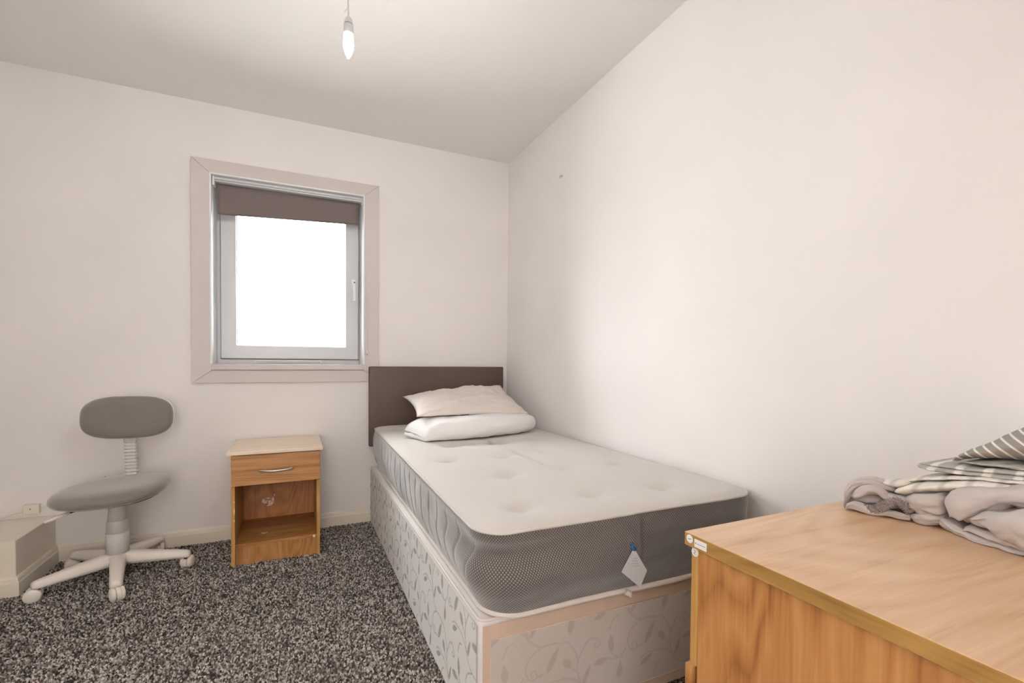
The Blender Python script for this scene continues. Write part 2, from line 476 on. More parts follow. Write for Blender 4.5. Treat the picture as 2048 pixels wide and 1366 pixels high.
# carpet pile: loops of yarn
rng = np.random.default_rng(4)
def pile():
    S = 0.0066
    xs = np.arange(XL + 0.02, XR - 0.02, S); ys = np.arange(0.25, YB - 0.016, S)
    X, Y = np.meshgrid(xs, ys); X = X.ravel(); Y = Y.ravel()
    X = X + rng.uniform(-.45, .45, X.size) * S; Y = Y + rng.uniform(-.45, .45, Y.size) * S
    keep = ~((X > 0.47) & (Y > 1.14)) & ~((X > 0.63) & (Y < 0.53)) & ~((X < BX + 0.016) & (Y > BY - 0.016)) & (Y < YB - 0.017)
    keep &= ~((X > -0.265) & (X < 0.10) & (Y > 2.58))
    X, Y = X[keep], Y[keep]; N = X.size
    h = rng.uniform(.004, .0085, N); r = rng.uniform(.0028, .0044, N)
    tx, ty = rng.uniform(-.003, .003, (2, N)); a0 = rng.uniform(0, 6.28, N)
    V = np.zeros((N, 11, 3))
    for k in range(5):
        a = a0 + k * 2 * math.pi / 5
        V[:, k] = np.stack([X + r * np.cos(a), Y + r * np.sin(a), np.zeros(N) - .001], 1)
        V[:, 5 + k] = np.stack([X + tx * .6 + r * .72 * np.cos(a), Y + ty * .6 + r * .72 * np.sin(a), h * .72], 1)
    V[:, 10] = np.stack([X + tx, Y + ty, h], 1)
    b = np.arange(N)[:, None] * 11
    q = []
    for k in range(5):
        j = (k + 1) % 5
        q.append(np.hstack([b + k, b + j, b + 5 + j])); q.append(np.hstack([b + k, b + 5 + j, b + 5 + k])); q.append(np.hstack([b + 5 + k, b + 5 + j, b + 10]))
    T = np.concatenate(q).astype(np.int32)
    me = bpy.data.meshes.new('carpet_pile')
    me.vertices.add(N * 11); me.vertices.foreach_set('co', V.reshape(-1).astype(np.float32))
    me.loops.add(T.size); me.loops.foreach_set('vertex_index', T.ravel())
    me.polygons.add(len(T)); me.polygons.foreach_set('loop_start', np.arange(0, T.size, 3, dtype=np.int32))
    me.polygons.foreach_set('loop_total', np.full(len(T), 3, np.int32))
    me.update()
    # yarn tone: dark, mid and light strands, a little clumped
    clump = np.array([noise.noise(Vector((x * 60, y * 60, 0.3))) for x, y in zip(X, Y)])
    tone = np.clip(rng.beta(1.05, 1.1, N) + clump * 0.12, 0, 1)
    at = me.attributes.new('speck', 'FLOAT', 'POINT'); at.data.foreach_set('value', np.repeat(tone, 11).astype(np.float32))
    me.materials.append(m_carpet)
    o = bpy.data.objects.new('carpet_pile', me); COL.objects.link(o); o.parent = floor; o['kind'] = 'stuff'
pile()

# ------------------------------------------------------------------ window
win = root('window_1', (0, YB, OZ0), 'white framed square window in the back wall', 'window', 'structure')
CW = dict(l=-0.499, r=0.463, b=0.866, t=2.056)
ix0, ix1, iz0, iz1 = OX0 - 0.002, OX1 + 0.002, 0.934, OZ1 + 0.002
G = 0.0006
cy0, cy1 = YB - 0.018, YB
def casing(poly): return prism('casing_board', poly, cy0, cy1, 1, m_casing, win, bevel=0.0012)
casing([(CW['l'], CW['b'] + G), (ix0, iz0 + G), (ix0, iz1 - G), (CW['l'], CW['t'] - G)])
casing([(CW['r'], CW['t'] - G), (ix1, iz1 - G), (ix1, iz0 + G), (CW['r'], CW['b'] + G)])
casing([(CW['l'] + G, CW['t']), (ix0 + G, iz1), (ix1 - G, iz1), (CW['r'] - G, CW['t'])])
casing([(CW['l'] + G, CW['b']), (CW['r'] - G, CW['b']), (ix1 - G, iz0), (ix0 + G, iz0)])
FY = YB + 0.16      # face of the fixed frame
box('reveal_lining', OX0 - 0.008, OX0, YB - 0.02, FY + 0.05, OZ0, OZ1, m_upvc2, win, 0.001)
box('reveal_lining', OX1, OX1 + 0.008, YB - 0.02, FY + 0.05, OZ0, OZ1, m_upvc2, win, 0.001)
box('reveal_lining', OX0 - 0.008, OX1 + 0.008, YB - 0.02, FY + 0.05, OZ1, OZ1 + 0.008, m_upvc2, win, 0.001)
box('window_sill', OX0 - 0.004, OX1 + 0.002, YB - 0.030, FY + 0.05, 0.936, OZ0, m_casing, win, 0.004, 3)
def ring(name, x0, x1, z0, z1, w, y0, y1, mat, parent, bevel=0.003):
    bm = bmesh.new()
    o = [(x0, z0), (x1, z0), (x1, z1), (x0, z1)]; i = [(x0 + w, z0 + w), (x1 - w, z0 + w), (x1 - w, z1 - w), (x0 + w, z1 - w)]
    vo = [[bm.verts.new((x, y, z)) for x, z in o] for y in (y0, y1)]; vi = [[bm.verts.new((x, y, z)) for x, z in i] for y in (y0, y1)]
    for k in range(4):
        j = (k + 1) % 4
        bm.faces.new((vo[0][k], vo[0][j], vi[0][j], vi[0][k])); bm.faces.new((vo[1][k], vi[1][k], vi[1][j], vo[1][j]))
        bm.faces.new((vo[0][k], vo[1][k], vo[1][j], vo[0][j])); bm.faces.new((vi[0][k], vi[0][j], vi[1][j], vi[1][k]))
    bmesh.ops.recalc_face_normals(bm, faces=bm.faces)
    bmesh.ops.bevel(bm, geom=list(bm.edges), offset=bevel, segments=2, profile=0.6, affect='EDGES', clamp_overlap=True)
    return bm_obj(name, bm, mat, parent)
ring('window_frame', OX0, OX1, OZ0, OZ1, 0.026, FY, FY + 0.06, m_upvc, win)
sx0, sx1, sz0, sz1 = OX0 + 0.020, OX1 - 0.008, OZ0 + 0.029, OZ1 - 0.020
sash = ring('sash', sx0, sx1, sz0, sz1, 0.078, FY - 0.016, FY + 0.05, m_upvc, win, 0.006)
ring('glazing_seal', sx0 + 0.076, sx1 - 0.076, sz0 + 0.076, sz1 - 0.076, 0.006, FY + 0.006, FY + 0.012, m_upvc2, sash, 0.001)
ring('sash_gasket', sx0 - 0.003, sx1 + 0.003, sz0 - 0.003, sz1 + 0.003, 0.006, FY - 0.003, FY + 0.004, m_rubber, sash, 0.0008)
pn = box('pane', sx0 + 0.074, sx1 - 0.074, FY + 0.016, FY + 0.020, sz0 + 0.074, sz1 - 0.074, m_glass, sash)
# handle
hd = box('window_handle', 0.318, 0.344, FY - 0.028, FY - 0.016, 1.442, 1.502, m_upvc2, sash, 0.005, 3)
bm = bmesh.new(); add_box(bm, 0.322, 0.342, FY - 0.054, FY - 0.028, 1.46, 1.49, 0.005, 3); add_box(bm, 0.324, 0.341, FY - 0.060, FY - 0.046, 1.362, 1.487, 0.006, 3)
bm_obj('lever', bm, m_upvc2, hd)
lathe('lock_button', [(0.0045, 0), (0.0045, 0.002), (0.003, 0.003)], (0.333, FY - 0.060, 1.478), m_ink, hd, 14, axis=(0, -1, 0))
vt = box('trickle_vent', -0.220, 0.142, FY - 0.014, FY, 0.972, 0.992, m_upvc2, win, 0.003)
box('vent_slot', -0.215, 0.137, FY - 0.0155, FY - 0.0135, 0.979, 0.9815, m_ink, vt)

# ------------------------------------------------------------------ roller blind
rb = root('roller_blind', (0, YB + 0.04, OZ1), 'dark taupe roller blind drawn a little way down inside the window', 'blind')
rail = box('head_rail', -0.396, 0.364, YB + 0.004, YB + 0.050, 1.951, 1.977, m_upvc, rb, 0.004, 3)
tube('rail_lip', [(-0.395, YB + 0.002, 1.9655), (0.363, YB + 0.002, 1.9655)], 0.0032, m_upvc2, rail)
box('rail_slot', -0.395, 0.363, YB + 0.0032, YB + 0.0048, 1.9585, 1.9605, m_ink, rail)
for x0, x1 in ((-0.406, -0.396), (0.364, 0.369)):
    box('bracket', x0, x1, YB + 0.002, YB + 0.055, 1.93, 1.978, m_upvc2, rb, 0.002)
lathe('roller_tube', [(0.0, -0.372), (0.015, -0.372), (0.015, 0.372), (0.0, 0.372)], (-0.018, YB + 0.05, 1.94), m_blind, rb, 20, axis=(1, 0, 0))
# cloth hangs a little crooked
def cloth_blind():
    nx, nzz = 30, 10; V = []; y = YB + 0.036
    for j in range(nzz + 1):
        for i in range(nx + 1):
            u, v = i / nx, j / nzz
            zt = 1.943; zb = 1.783 + (1.819 - 1.783) * u
            x = -0.387 + (0.3505 + 0.387) * u
            V.append((x + 0.003 * v * (1 - 2 * u), y + 0.0015 * math.sin(u * 7 + v), zt + (zb - zt) * v))
    Fs = [(j * (nx + 1) + i, j * (nx + 1) + i + 1, (j + 1) * (nx + 1) + i + 1, (j + 1) * (nx + 1) + i) for j in range(nzz) for i in range(nx)]
    o = raw('blind_cloth', V, Fs, m_blind, rb, True)
    md = o.modifiers.new('thickness', 'SOLIDIFY'); md.thickness = 0.0008
    bar = [(-0.385, y, 1.787), (0.349, y, 1.823)]
    tube('bottom_bar', bar, 0.0045, m_blind, o, 8)
cloth_blind()
chain = [(0.366, YB + 0.02, 1.94), (0.367, YB + 0.004, 1.70), (0.372, YB - 0.020, 1.35), (0.381, YB - 0.0215, 1.10), (0.390, YB - 0.0215, 1.04), (0.398, YB - 0.0215, 1.10), (0.392, YB - 0.0215, 1.35), (0.376, YB - 0.012, 1.7), (0.367, YB + 0.012, 1.94)]
tube('bead_chain', catmull(chain, 10), 0.0010, m_upvc, rb, 6)
tid = box('chain_tidy', 0.385, 0.400, YB - 0.026, YB - 0.018, 1.022, 1.060, m_upvc, rb, 0.002)
lathe('screw', [(0.003, 0), (0.003, 0.0012), (0.001, 0.0016)], (0.3925, YB - 0.026, 1.030), m_ink, tid, 10, axis=(0, -1, 0))

# ------------------------------------------------------------------ pendant bulb
PY = 1.40
BP = on(697, 75, 1, PY); bx, by = BP[0], BP[1]
zt_, zb_ = on(697, 34, 1, PY)[2], on(697, 117, 1, PY)[2]
pend = root('pendant_lamp', (bx, by, H), 'lit bare candle bulb hanging on a flex from the ceiling', 'lamp')
zs = on(697, 70, 1, PY)[2]     # where glass starts
Lb = zs - zb_
gp = [(0.0115, 0.0), (0.0145, -0.08), (0.0172, -0.26), (0.0178, -0.42), (0.0160, -0.60), (0.0115, -0.78), (0.0058, -0.92), (0.0026, -0.98), (0.0008, -1.0)]
lathe('bulb', [(r * 0.76, h * Lb) for r, h in gp], (bx, by, zs), m_bulb, pend, 28)
hz_ = zt_ - zs
lathe('lamp_holder', [(0.003, hz_), (0.0068, hz_ * 0.96), (0.0104, hz_ * 0.82), (0.0118, hz_ * 0.66), (0.0122, hz_ * 0.585)], (bx, by, zs), m_upvc, pend, 28)
lathe('holder_skirt', [(0.0112, hz_ * 0.555), (0.0130, hz_ * 0.545), (0.0134, 0.004), (0.0128, -0.002), (0.0100, -0.002)], (bx, by, zs), m_upvc, pend, 28)
lathe('holder_gap', [(0.0118, hz_ * 0.595), (0.0118, hz_ * 0.54)], (bx, by, zs), m_chip, pend, 28)
tube('flex', catmull([(bx, by, zt_ - 0.004), (bx - 0.001, by, zt_ + 0.05), (bx - 0.002, by, zt_ + 0.15), (bx, by, H - 0.02)], 8), 0.0022, m_upvc, pend, 8)
tube('tied_cord', [(bx, by, zt_ + 0.026), (bx - 0.005, by - 0.002, zt_ + 0.018), (bx - 0.011, by - 0.003, zt_ + 0.008)], 0.0016, m_trim, pend, 6)
lathe('ceiling_rose', [(0.042, 0), (0.042, -0.008), (0.034, -0.020), (0.010, -0.026), (0.004, -0.03)], (bx, by, H), m_upvc, pend, 32)

# unseen globe lamp added in the hall to fill the room with light
hm = em.copy(); hm.name = 'fill_lamp_glow'; hm.node_tree.nodes['Emission'].inputs[1].default_value = FILL_LAMP_STRENGTH
hl = root('added_fill_lamp', (-1.15, -0.99, H), 'added unseen fill lamp, an opal globe in the added hall behind the camera', 'lamp')
lathe('globe', [(0.11 * math.sin(a), -0.13 + 0.11 * math.cos(a)) for a in np.linspace(0.35, math.pi - 0.01, 16)], (-1.15, -0.99, H), hm, hl, 28)
lathe('gallery', [(0.06, 0.0), (0.06, -0.022), (0.042, -0.028)], (-1.15, -0.99, H), m_upvc, hl, 28)

# small hook on the long wall
hp = on(1124, 352, 0, XR)
hk = root('wall_hook', (XR, hp[1], hp[2]), 'tiny metal hook high on the long bare wall', 'hook')
lathe('plate', [(0.006, 0), (0.006, 0.002), (0.003, 0.003)], (XR, hp[1], hp[2]), m_metal, hk, 14, axis=(-1, 0, 0))
tube('hook_pin', catmull([(XR, hp[1], hp[2]), (XR - 0.012, hp[1], hp[2]), (XR - 0.016, hp[1], hp[2] - 0.008), (XR - 0.010, hp[1], hp[2] - 0.013)], 6), 0.0018, m_metal, hk, 8)

# filled screw holes on the back wall behind the chair
for n_, (px_, py_, r_, mt_) in enumerate(((186, 906, 0.006, m_white), (210, 953, 0.0022, m_ink))):
    c_ = on(px_, py_, 1, YB)
    sc_ = lathe('filler_spot', [(r_, -0.0005), (r_ * 0.8, 0.0008), (0.0003, 0.0012)], (c_[0], YB, c_[2]), mt_, wb, 12, axis=(0, -1, 0))

# phone junction box and its cable above the boxed step
jb = root('junction_box', (-1.142, YB, 0.25), 'small cream telephone junction box low on the back wall above the boxed step', 'socket')
box('cover', -1.170, -1.112, YB - 0.024, YB, 0.252, 0.297, m_trim, jb, 0.004, 3)
lathe('screw', [(0.0025, 0), (0.0025, 0.001), (0.001, 0.0014)], (-1.143, YB - 0.024, 0.277), m_ink, jb, 10, axis=(0, -1, 0))
tube('cable', catmull([(-1.168, YB - 0.008, 0.266), (-1.20, YB - 0.010, 0.262), (-1.235, YB - 0.012, 0.25), (-1.284, YB - 0.03, 0.238)], 8), 0.0032, m_trim, jb, 8)
tube('cable', catmull([(-1.113, YB - 0.006, 0.283), (-1.09, YB - 0.006, 0.282), (-1.055, YB - 0.006, 0.286)], 6), 0.0028, m_trim, jb, 8)

# ------------------------------------------------------------------ bedside cabinet
NX0, NX1, NY0, NY1 = -0.281, 0.111, 2.560, 2.955
ns = root('bedside_cabinet', ((NX0 + NX1) / 2, NY0, 0), 'small wood-effect bedside cabinet with one drawer and an open shelf', 'cabinet')
NT = 0.0145
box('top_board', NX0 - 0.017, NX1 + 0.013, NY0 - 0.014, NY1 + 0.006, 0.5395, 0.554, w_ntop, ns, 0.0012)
box('side_panel', NX0, NX0 + 0.016, NY0 + 0.016, NY1, 0, 0.539, w_zedge, ns, 0.0008)
box('side_panel', NX1 - 0.016, NX1, NY0 + 0.016, NY1, 0, 0.539, w_zedge, ns, 0.0008)
# front edges of the sides reach the front below the drawer
box('side_lipping', NX0, NX0 + 0.016, NY0, NY0 + 0.016, 0, 0.386, w_zedge, ns, 0.0008)
box('side_lipping', NX1 - 0.016, NX1, NY0, NY0 + 0.016, 0, 0.386, w_zedge, ns, 0.0008)
bpnl = box('back_panel', NX0 + 0.016, NX1 - 0.016, NY1 - 0.012, NY1 - 0.004, 0.02, 0.535, w_dark, ns)
shelf = box('shelf', NX0 + 0.016, NX1 - 0.016, NY0 + 0.004, NY1 - 0.012, 0.093, 0.108, w_x, ns, 0.0008)
box('plinth', NX0 + 0.016, NX1 - 0.016, NY0 + 0.014, NY0 + 0.028, 0, 0.093, w_z, ns)
box('drawer_bottom', NX0 + 0.018, NX1 - 0.018, NY0 + 0.018, NY1 - 0.03, 0.394, 0.402, w_dark, ns)
dr = box('drawer', NX0 + 0.001, NX1 - 0.001, NY0 - 0.001, NY0 + 0.015, 0.389, 0.5345, w_x, ns, 0.001)
hpth = catmull([(-0.158, NY0 - 0.001, 0.4585), (-0.155, NY0 - 0.012, 0.4585), (-0.125, NY0 - 0.020, 0.4555), (-0.088, NY0 - 0.023, 0.4545), (-0.050, NY0 - 0.020, 0.4555), (-0.021, NY0 - 0.012, 0.4585), (-0.018, NY0 - 0.001, 0.4585)], 8)
tube('handle', hpth, 0.0052, m_metal, dr, 10)
cp = on(632, 1077, 1, NY0 + 0.003)
lathe('screw_cap', [(0.0058, 0), (0.0058, 0.0022), (0.0035, 0.0032), (0.0004, 0.0034)], (0.083, NY0 + 0.004, 0.099), m_white, ns, 16, axis=(0, -1, 0))
def blotch(name, c, ax, outline, mat, parent, th=0.0006):
    # irregular thin flake of residue lying on a surface
    pts = [np.array(c) + np.array(o) for o in outline]
    nrm = np.array(ax) * th
    V, Fs = loft([[p for p in pts], [np.mean(pts, 0) + (p - np.mean(pts, 0)) * 0.9 + nrm for p in pts]])
    return raw(name, V, Fs, mat, parent)
yb_ = NY1 - 0.012
def flake(cx, cz, r, seed, sx=1.0, sz=1.0):
    rr = random.Random(seed); o = []
    for k in range(14):
        a = 2 * math.pi * k / 14; q = r * rr.uniform(0.55, 1.15)
        o.append((math.cos(a) * q * sx, 0, math.sin(a) * q * sz))
    blotch('residue', (cx, yb_, cz), (0, -1, 0), o, m_scuff, bpnl)
for px_, py_, r_, sd, a_, b_ in ((530, 1004, 0.010, 1, 1.3, .8), (541, 1006, 0.012, 2, .9, 1.1), (546, 998, 0.008, 3, .7, 1.3), (537, 996, 0.006, 4, 1.6, .6), (527, 1000, 0.005, 5, 1.2, 1), (549, 990, 0.004, 6, .5, 1.6), (536, 1011, 0.005, 7, 1.4, .6)):
    c_ = on(px_, py_, 1, yb_); flake(c_[0], c_[2], r_ * 1.35, sd, a_, b_)
c_ = on(528, 1066, 2, 0.1082)
blotch('residue', (c_[0], c_[1], 0.108), (0, 0, 1), [(-.018, .012, 0), (-.008, -.004, 0), (.002, -.014, 0), (.016, .008, 0), (.017, .018, 0), (.004, .004, 0), (-.006, .012, 0)], m_scuff, shelf)
for px_, py_, h_ in ((466, 1005, .004), (468, 1024, .016), (469, 1042, .006)):
    c_ = on(px_, py_, 1, NY0)
    blotch('chip', (NX0 + 0.0135, NY0, c_[2]), (0, -1, 0), [(-.002, 0, -h_), (.002, 0, -h_ * .7), (.0024, 0, h_ * .8), (0, 0, h_), (-.0026, 0, h_ * .3)], m_scuff, ns)

# ------------------------------------------------------------------ swivel chair
CX, CY = -0.738, 2.668
ch = root('swivel_chair', (CX, CY, 0), 'grey typist chair with pale plastic five-star base and castors', 'chair')
def superring(cx, cy, z, a, b, e, n=64, tilt=(0, 0)):
    R = []
    for k in range(n):
        t = 2 * math.pi * k / n; c, s = math.cos(t), math.sin(t)
        x = a * math.copysign(abs(c) ** (2 / e), c); y = b * math.copysign(abs(s) ** (2 / e), s)
        R.append((cx + x, cy + y, z + tilt[0] * x + tilt[1] * y))
    return R
# seat pad: soft lens with a rolled front
SX, SY = -0.752, 2.672
prof = [(0.30, 0.372), (0.70, 0.366), (0.88, 0.372), (0.965, 0.382), (1.0, 0.396), (0.985, 0.410), (0.93, 0.420), (0.82, 0.425), (0.62, 0.4255), (0.38, 0.424), (0.12, 0.423)]
rings = []
for s_, z_ in prof:
    R_ = superring(SX, SY, 0, 0.208 * s_, 0.200 * s_, 2.6)
    rr = []
    for x, y, z in R_:
        fy = (SY - y) / 0.2                          # 1 at the front edge
        dz = -0.022 * max(0, fy - 0.35) ** 2 + 0.03 * (y - SY) + 0.045 * (x - SX)
        rr.append((x, y, z_ + dz))
    rings.append(rr)
V, Fs = loft(rings); raw('seat', V, Fs, m_chairfab, ch, True)
rings = []
for s_, z_ in [(0.4, 0.357), (0.82, 0.359), (0.9, 0.368)]:
    R_ = superring(SX, SY, 0, 0.2 * s_, 0.19 * s_, 2.6)
    rings.append([(x, y, z_ + 0.045 * (x - SX) + 0.03 * (y - SY)) for x, y, z in R_])
V, Fs = loft(rings); raw('seat_pan', V, Fs, m_black, ch, True)
# backrest pad (slightly curved, tilted back)
def pad(name, cx, cy, cz, hw, hh, prof, e, mat, curve=0.25, lean=0.10):
    rings = []
    for s_, d_ in prof:
        rr = []
        for k in range(72):
            t = 2 * math.pi * k / 72; c, s = math.cos(t), math.sin(t)
            x = math.copysign(abs(c) ** (2 / e), c); z = math.copysign(abs(s) ** (2 / e), s)
            # shrink by an even margin so corners stay round
            x = x * (hw - (1 - s_) * hh); z = z * hh * s_
            rr.append((cx + x, cy + d_ - curve * x * x + lean * z, cz + z))
        rings.append(rr)
    V, Fs = loft(rings); return raw(name, V, Fs, mat, ch, True)
pad('backrest', -0.729, 2.800, 0.713, 0.179, 0.101, [(0.1, -0.022), (0.6, -0.021), (0.84, -0.017), (0.95, -0.010), (1.0, 0.002), (0.99, 0.010), (0.94, 0.014)], 2.9, m_chairfab)
pad('backrest_shell', -0.729, 2.804, 0.713, 0.181, 0.103, [(0.93, 0.008), (0.985, 0.012), (0.99, 0.018), (0.9, 0.026), (0.3, 0.030)], 2.9, m_chair)
# ribbed upright
prof = []
z = 0.372
ringsb = []
nb = 17
for i in range(nb * 2 + 1):
    zz = 0.375 + (0.640 - 0.375) * i / (nb * 2); g = 1.0 if i % 2 == 0 else 0.76
    w_ = 0.0275 - 0.002 * i / (nb * 2)
    if i > nb * 2 - 7: g = 0.97
    cx_ = -0.722 + (-0.006) * i / (nb * 2); cyy = 2.812 + 0.012 * i / (nb * 2)
    ringsb.append(superring(cx_, cyy, zz, w_ * g, 0.017 * g, 4, 32))
V, Fs = loft(ringsb); raw('bellows', V, Fs, m_grey_plastic, ch, False)
tube('back_stem', [(-0.735, 2.70, 0.362), (-0.728, 2.78, 0.360), (-0.723, 2.812, 0.372), (-0.723, 2.813, 0.42)], 0.014, m_black, ch, 10)
# gas-lift covers
col = lathe('column', [(0.0, 0.10), (0.043, 0.10), (0.0425, 0.205), (0.041, 0.207)], (CX, CY, 0), m_grey_plastic, ch, 40)
lathe('column_sleeve', [(0.0, 0.19), (0.0395, 0.19), (0.0375, 0.258), (0.036, 0.262)], (CX, CY, 0), m_grey_plastic, ch, 40)
lathe('column_sleeve', [(0.0, 0.25), (0.0345, 0.25), (0.0300, 0.350), (0.0285, 0.352)], (CX, CY, 0), m_grey_plastic, ch, 40)
lathe('tilt_plate', [(0.0, 0.346), (0.032, 0.346), (0.034, 0.366), (0.0, 0.366)], (CX, CY, 0), m_black, ch, 24)
# lever
tube('lever_arm', [(-0.775, 2.60, 0.362), (-0.83, 2.565, 0.352), (-0.868, 2.54, 0.344)], 0.0042, m_black, ch, 8)
a_ = np.array([-0.862, 2.544, 0.346]); b_ = np.array([-0.928, 2.502, 0.326])
tube('lever_grip', [a_, a_ * 0.6 + b_ * 0.4, b_], [0.006, 0.0085, 0.0065], m_chair, ch, 12)
# hub
lathe('hub', [(0.0, 0.062), (0.038, 0.062), (0.047, 0.075), (0.049, 0.100), (0.046, 0.112), (0.0, 0.114)], (CX, CY, 0), m_chair, ch, 40)
def leg(ang):
    d = np.array([math.cos(ang), math.sin(ang), 0]); q = np.array([-d[1], d[0], 0]); up = np.array([0, 0, 1.0])
    rings = []
    for t, w_, zt, zb in ((0.020, 0.030, 0.116, 0.064), (0.06, 0.0285, 0.1135, 0.062), (0.12, 0.026, 0.106, 0.060), (0.20, 0.0235, 0.095, 0.058), (0.258, 0.022, 0.0865, 0.056), (0.272, 0.020, 0.083, 0.056), (0.281, 0.014, 0.077, 0.057)):
        c = np.array([CX, CY, 0]) + d * t
        prof = [(-1, zb), (1, zb), (1.0, zb + (zt - zb) * .35), (0.86, zt - 0.008), (0.55, zt - 0.001), (0, zt), (-0.55, zt - 0.001), (-0.86, zt - 0.008), (-1.0, zb + (zt - zb) * .35)]
        rings.append([c + q * w_ * a + up * z for a, z in prof])
    V, Fs = loft(rings); return raw('leg', V, Fs, m_chair, ch, True)
A0 = [math.radians(a) for a in (284, 356, 68, 140, 212)]
SW = [math.radians(a) for a in (-60, 75, 110, 200, 190)]        # which way each castor trails
for ang, sw in zip(A0, SW):
    lg = leg(ang)
    p = np.array([CX + math.cos(ang) * 0.262, CY + math.sin(ang) * 0.262, 0])
    tr_ = np.array([math.cos(sw), math.sin(sw), 0]); axd = np.array([-tr_[1], tr_[0], 0])
    wc = p + tr_ * 0.014 + np.array([0, 0, 0.028])
    # hood over the twin wheels
    hood = []
    for k, w_ in enumerate((-0.0065, 0.0065)):
        hood.append([wc + axd * w_ + np.array([0, 0, 0.0]) + (tr_ * math.cos(t) + np.array([0, 0, 1.0]) * math.sin(t)) * 0.0285 for t in np.linspace(-0.9, math.pi + 0.9, 22)])
    V, Fs = loft(hood); hd_ = raw('castor', V, Fs, m_chair, lg, False)
    lathe('castor_stem', [(0.0, 0.04), (0.0085, 0.04), (0.0085, 0.060), (0.0, 0.060)], p, m_black, lg, 14)
    for sgn in (-1, 1):
        lathe('wheel', [(0.0, 0.0075), (0.025, 0.0075), (0.0285, 0.0105), (0.0285, 0.017), (0.0255, 0.0215), (0.016, 0.0245), (0.0, 0.0255)], wc, m_chair, lg, 30, axis=tuple(axd * sgn))

# ------------------------------------------------------------------ bed: divan base
DX0, DX1, DY0, DY1, DZ0, DZ1 = 0.412, 1.312, 1.075, 2.945, 0.020, 0.350
dv = root('divan_base', ((DX0 + DX1) / 2, (DY0 + DY1) / 2, 0), 'cream divan bed base covered in leafy vine damask', 'bed base')
TILE = 0.33
def c2(x, y):   # sketch units of the vine motif to metres
    return ((x - 100) * 0.00030, (1080 - y - 0.22 * (x - 300)) * 0.00030)
stems = [
    [(680, 370), (600, 430), (545, 500), (528, 580), (560, 650), (610, 655), (640, 620), (625, 585), (595, 580), (580, 610), (595, 630)],
    [(510, 630), (470, 690), (430, 720), (370, 740), (300, 735)], [(470, 690), (440, 770), (430, 900)],
    [(400, 725), (360, 690), (340, 680)],
    [(860, 340), (950, 330), (1020, 400), (1060, 480), (1062, 600), (1090, 700), (1130, 770), (1230, 800), (1330, 780), (1400, 770)],
    [(1062, 520), (1095, 440), (1150, 340), (1220, 298), (1285, 310), (1302, 350), (1270, 388), (1240, 375), (1250, 350)],
    [(680, 760), (760, 700), (860, 675), (960, 662), (1050, 685), (1110, 750)],
    [(1100, 720), (1150, 660), (1180, 600)], [(1050, 600), (1000, 570)], [(700, 610), (640, 630)], [(860, 900), (900, 800), (960, 760)],
]
leaves = [((330, 590), 95, 180, 66), ((220, 760), 5, 180, 66), ((800, 485), 62, 250, 66), ((955, 530), -50, 140, 72), ((1160, 640), 68, 190, 46), ((760, 760), 25, 170, 56), ((435, 850), 80, 170, 64)]
SEG = []
for s_ in stems:
    q = catmull([c2(*p) for p in s_], 4)
    SEG += [(q[i], q[i + 1]) for i in range(len(q) - 1)]
A_ = np.array([s[0] for s in SEG]); B_ = np.array([s[1] for s in SEG])
LV = [(np.array(c2(*c)), math.radians(a), l * 0.00015, w * 0.00015) for c, a, l, w in leaves]
def motif(S, T):
    """coverage 0..1 of the woven vine at metres (S along, T up)"""
    S = np.mod(S, TILE); out = np.zeros_like(S)
    P = np.stack([S, T], -1)
    dmin = np.full(S.shape, 9.0)
    for off in (-TILE, 0, TILE):
        for a, b in zip(A_, B_):
            a = a + (off, 0); b = b + (off, 0)
            d = b - a; L2 = d @ d + 1e-12
            t = np.clip(((P - a) @ d) / L2, 0, 1)
            e = P - a - t[:, None] * d
            dmin = np.minimum(dmin, np.hypot(e[:, 0], e[:, 1]))
        for c, a, l, w in LV:
            e = P - c - (off, 0)
            u = (e[:, 0] * math.cos(a) + e[:, 1] * math.sin(a)) / l; v = (-e[:, 0] * math.sin(a) + e[:, 1] * math.cos(a)) / w
            k = np.abs(v) - np.clip(1 - u * u, 0, None) ** 0.9 * (1 - 0.28 * u)
            out = np.maximum(out, np.where(np.abs(u) < 1, np.clip(-k / 0.12 + 0.3, 0, 1), 0))
    return np.maximum(out, 0.8 * np.clip((0.0027 - dmin) / 0.0012, 0, 1))

def rrect(x0, x1, y0, y1, r, n_side, n_arc):
    """outline starting at back-left going along the left side to the front, anticlockwise seen from above"""
    pts = []
    def seg(a, b, n):
        for k in range(n): pts.append(np.array(a) + (np.array(b) - np.array(a)) * k / n)
    def arc(c, a0, n):
        for k in range(n):
            t = a0 + math.pi / 2 * k / n; pts.append(np.array([c[0] + r * math.cos(t), c[1] + r * math.sin(t)]))
    seg((x0, y1 - r), (x0, y0 + r), n_side[0]); arc((x0 + r, y0 + r), math.pi, n_arc)
    seg((x0 + r, y0), (x1 - r, y0), n_side[1]); arc((x1 - r, y0 + r), 1.5 * math.pi, n_arc)
    seg((x1, y0 + r), (x1, y1 - r), n_side[2]); arc((x1 - r, y1 - r), 0, n_arc)
    seg((x1 - r, y1), (x0 + r, y1), n_side[3]); arc((x0 + r, y1 - r), 0.5 * math.pi, n_arc)
    return np.array(pts)

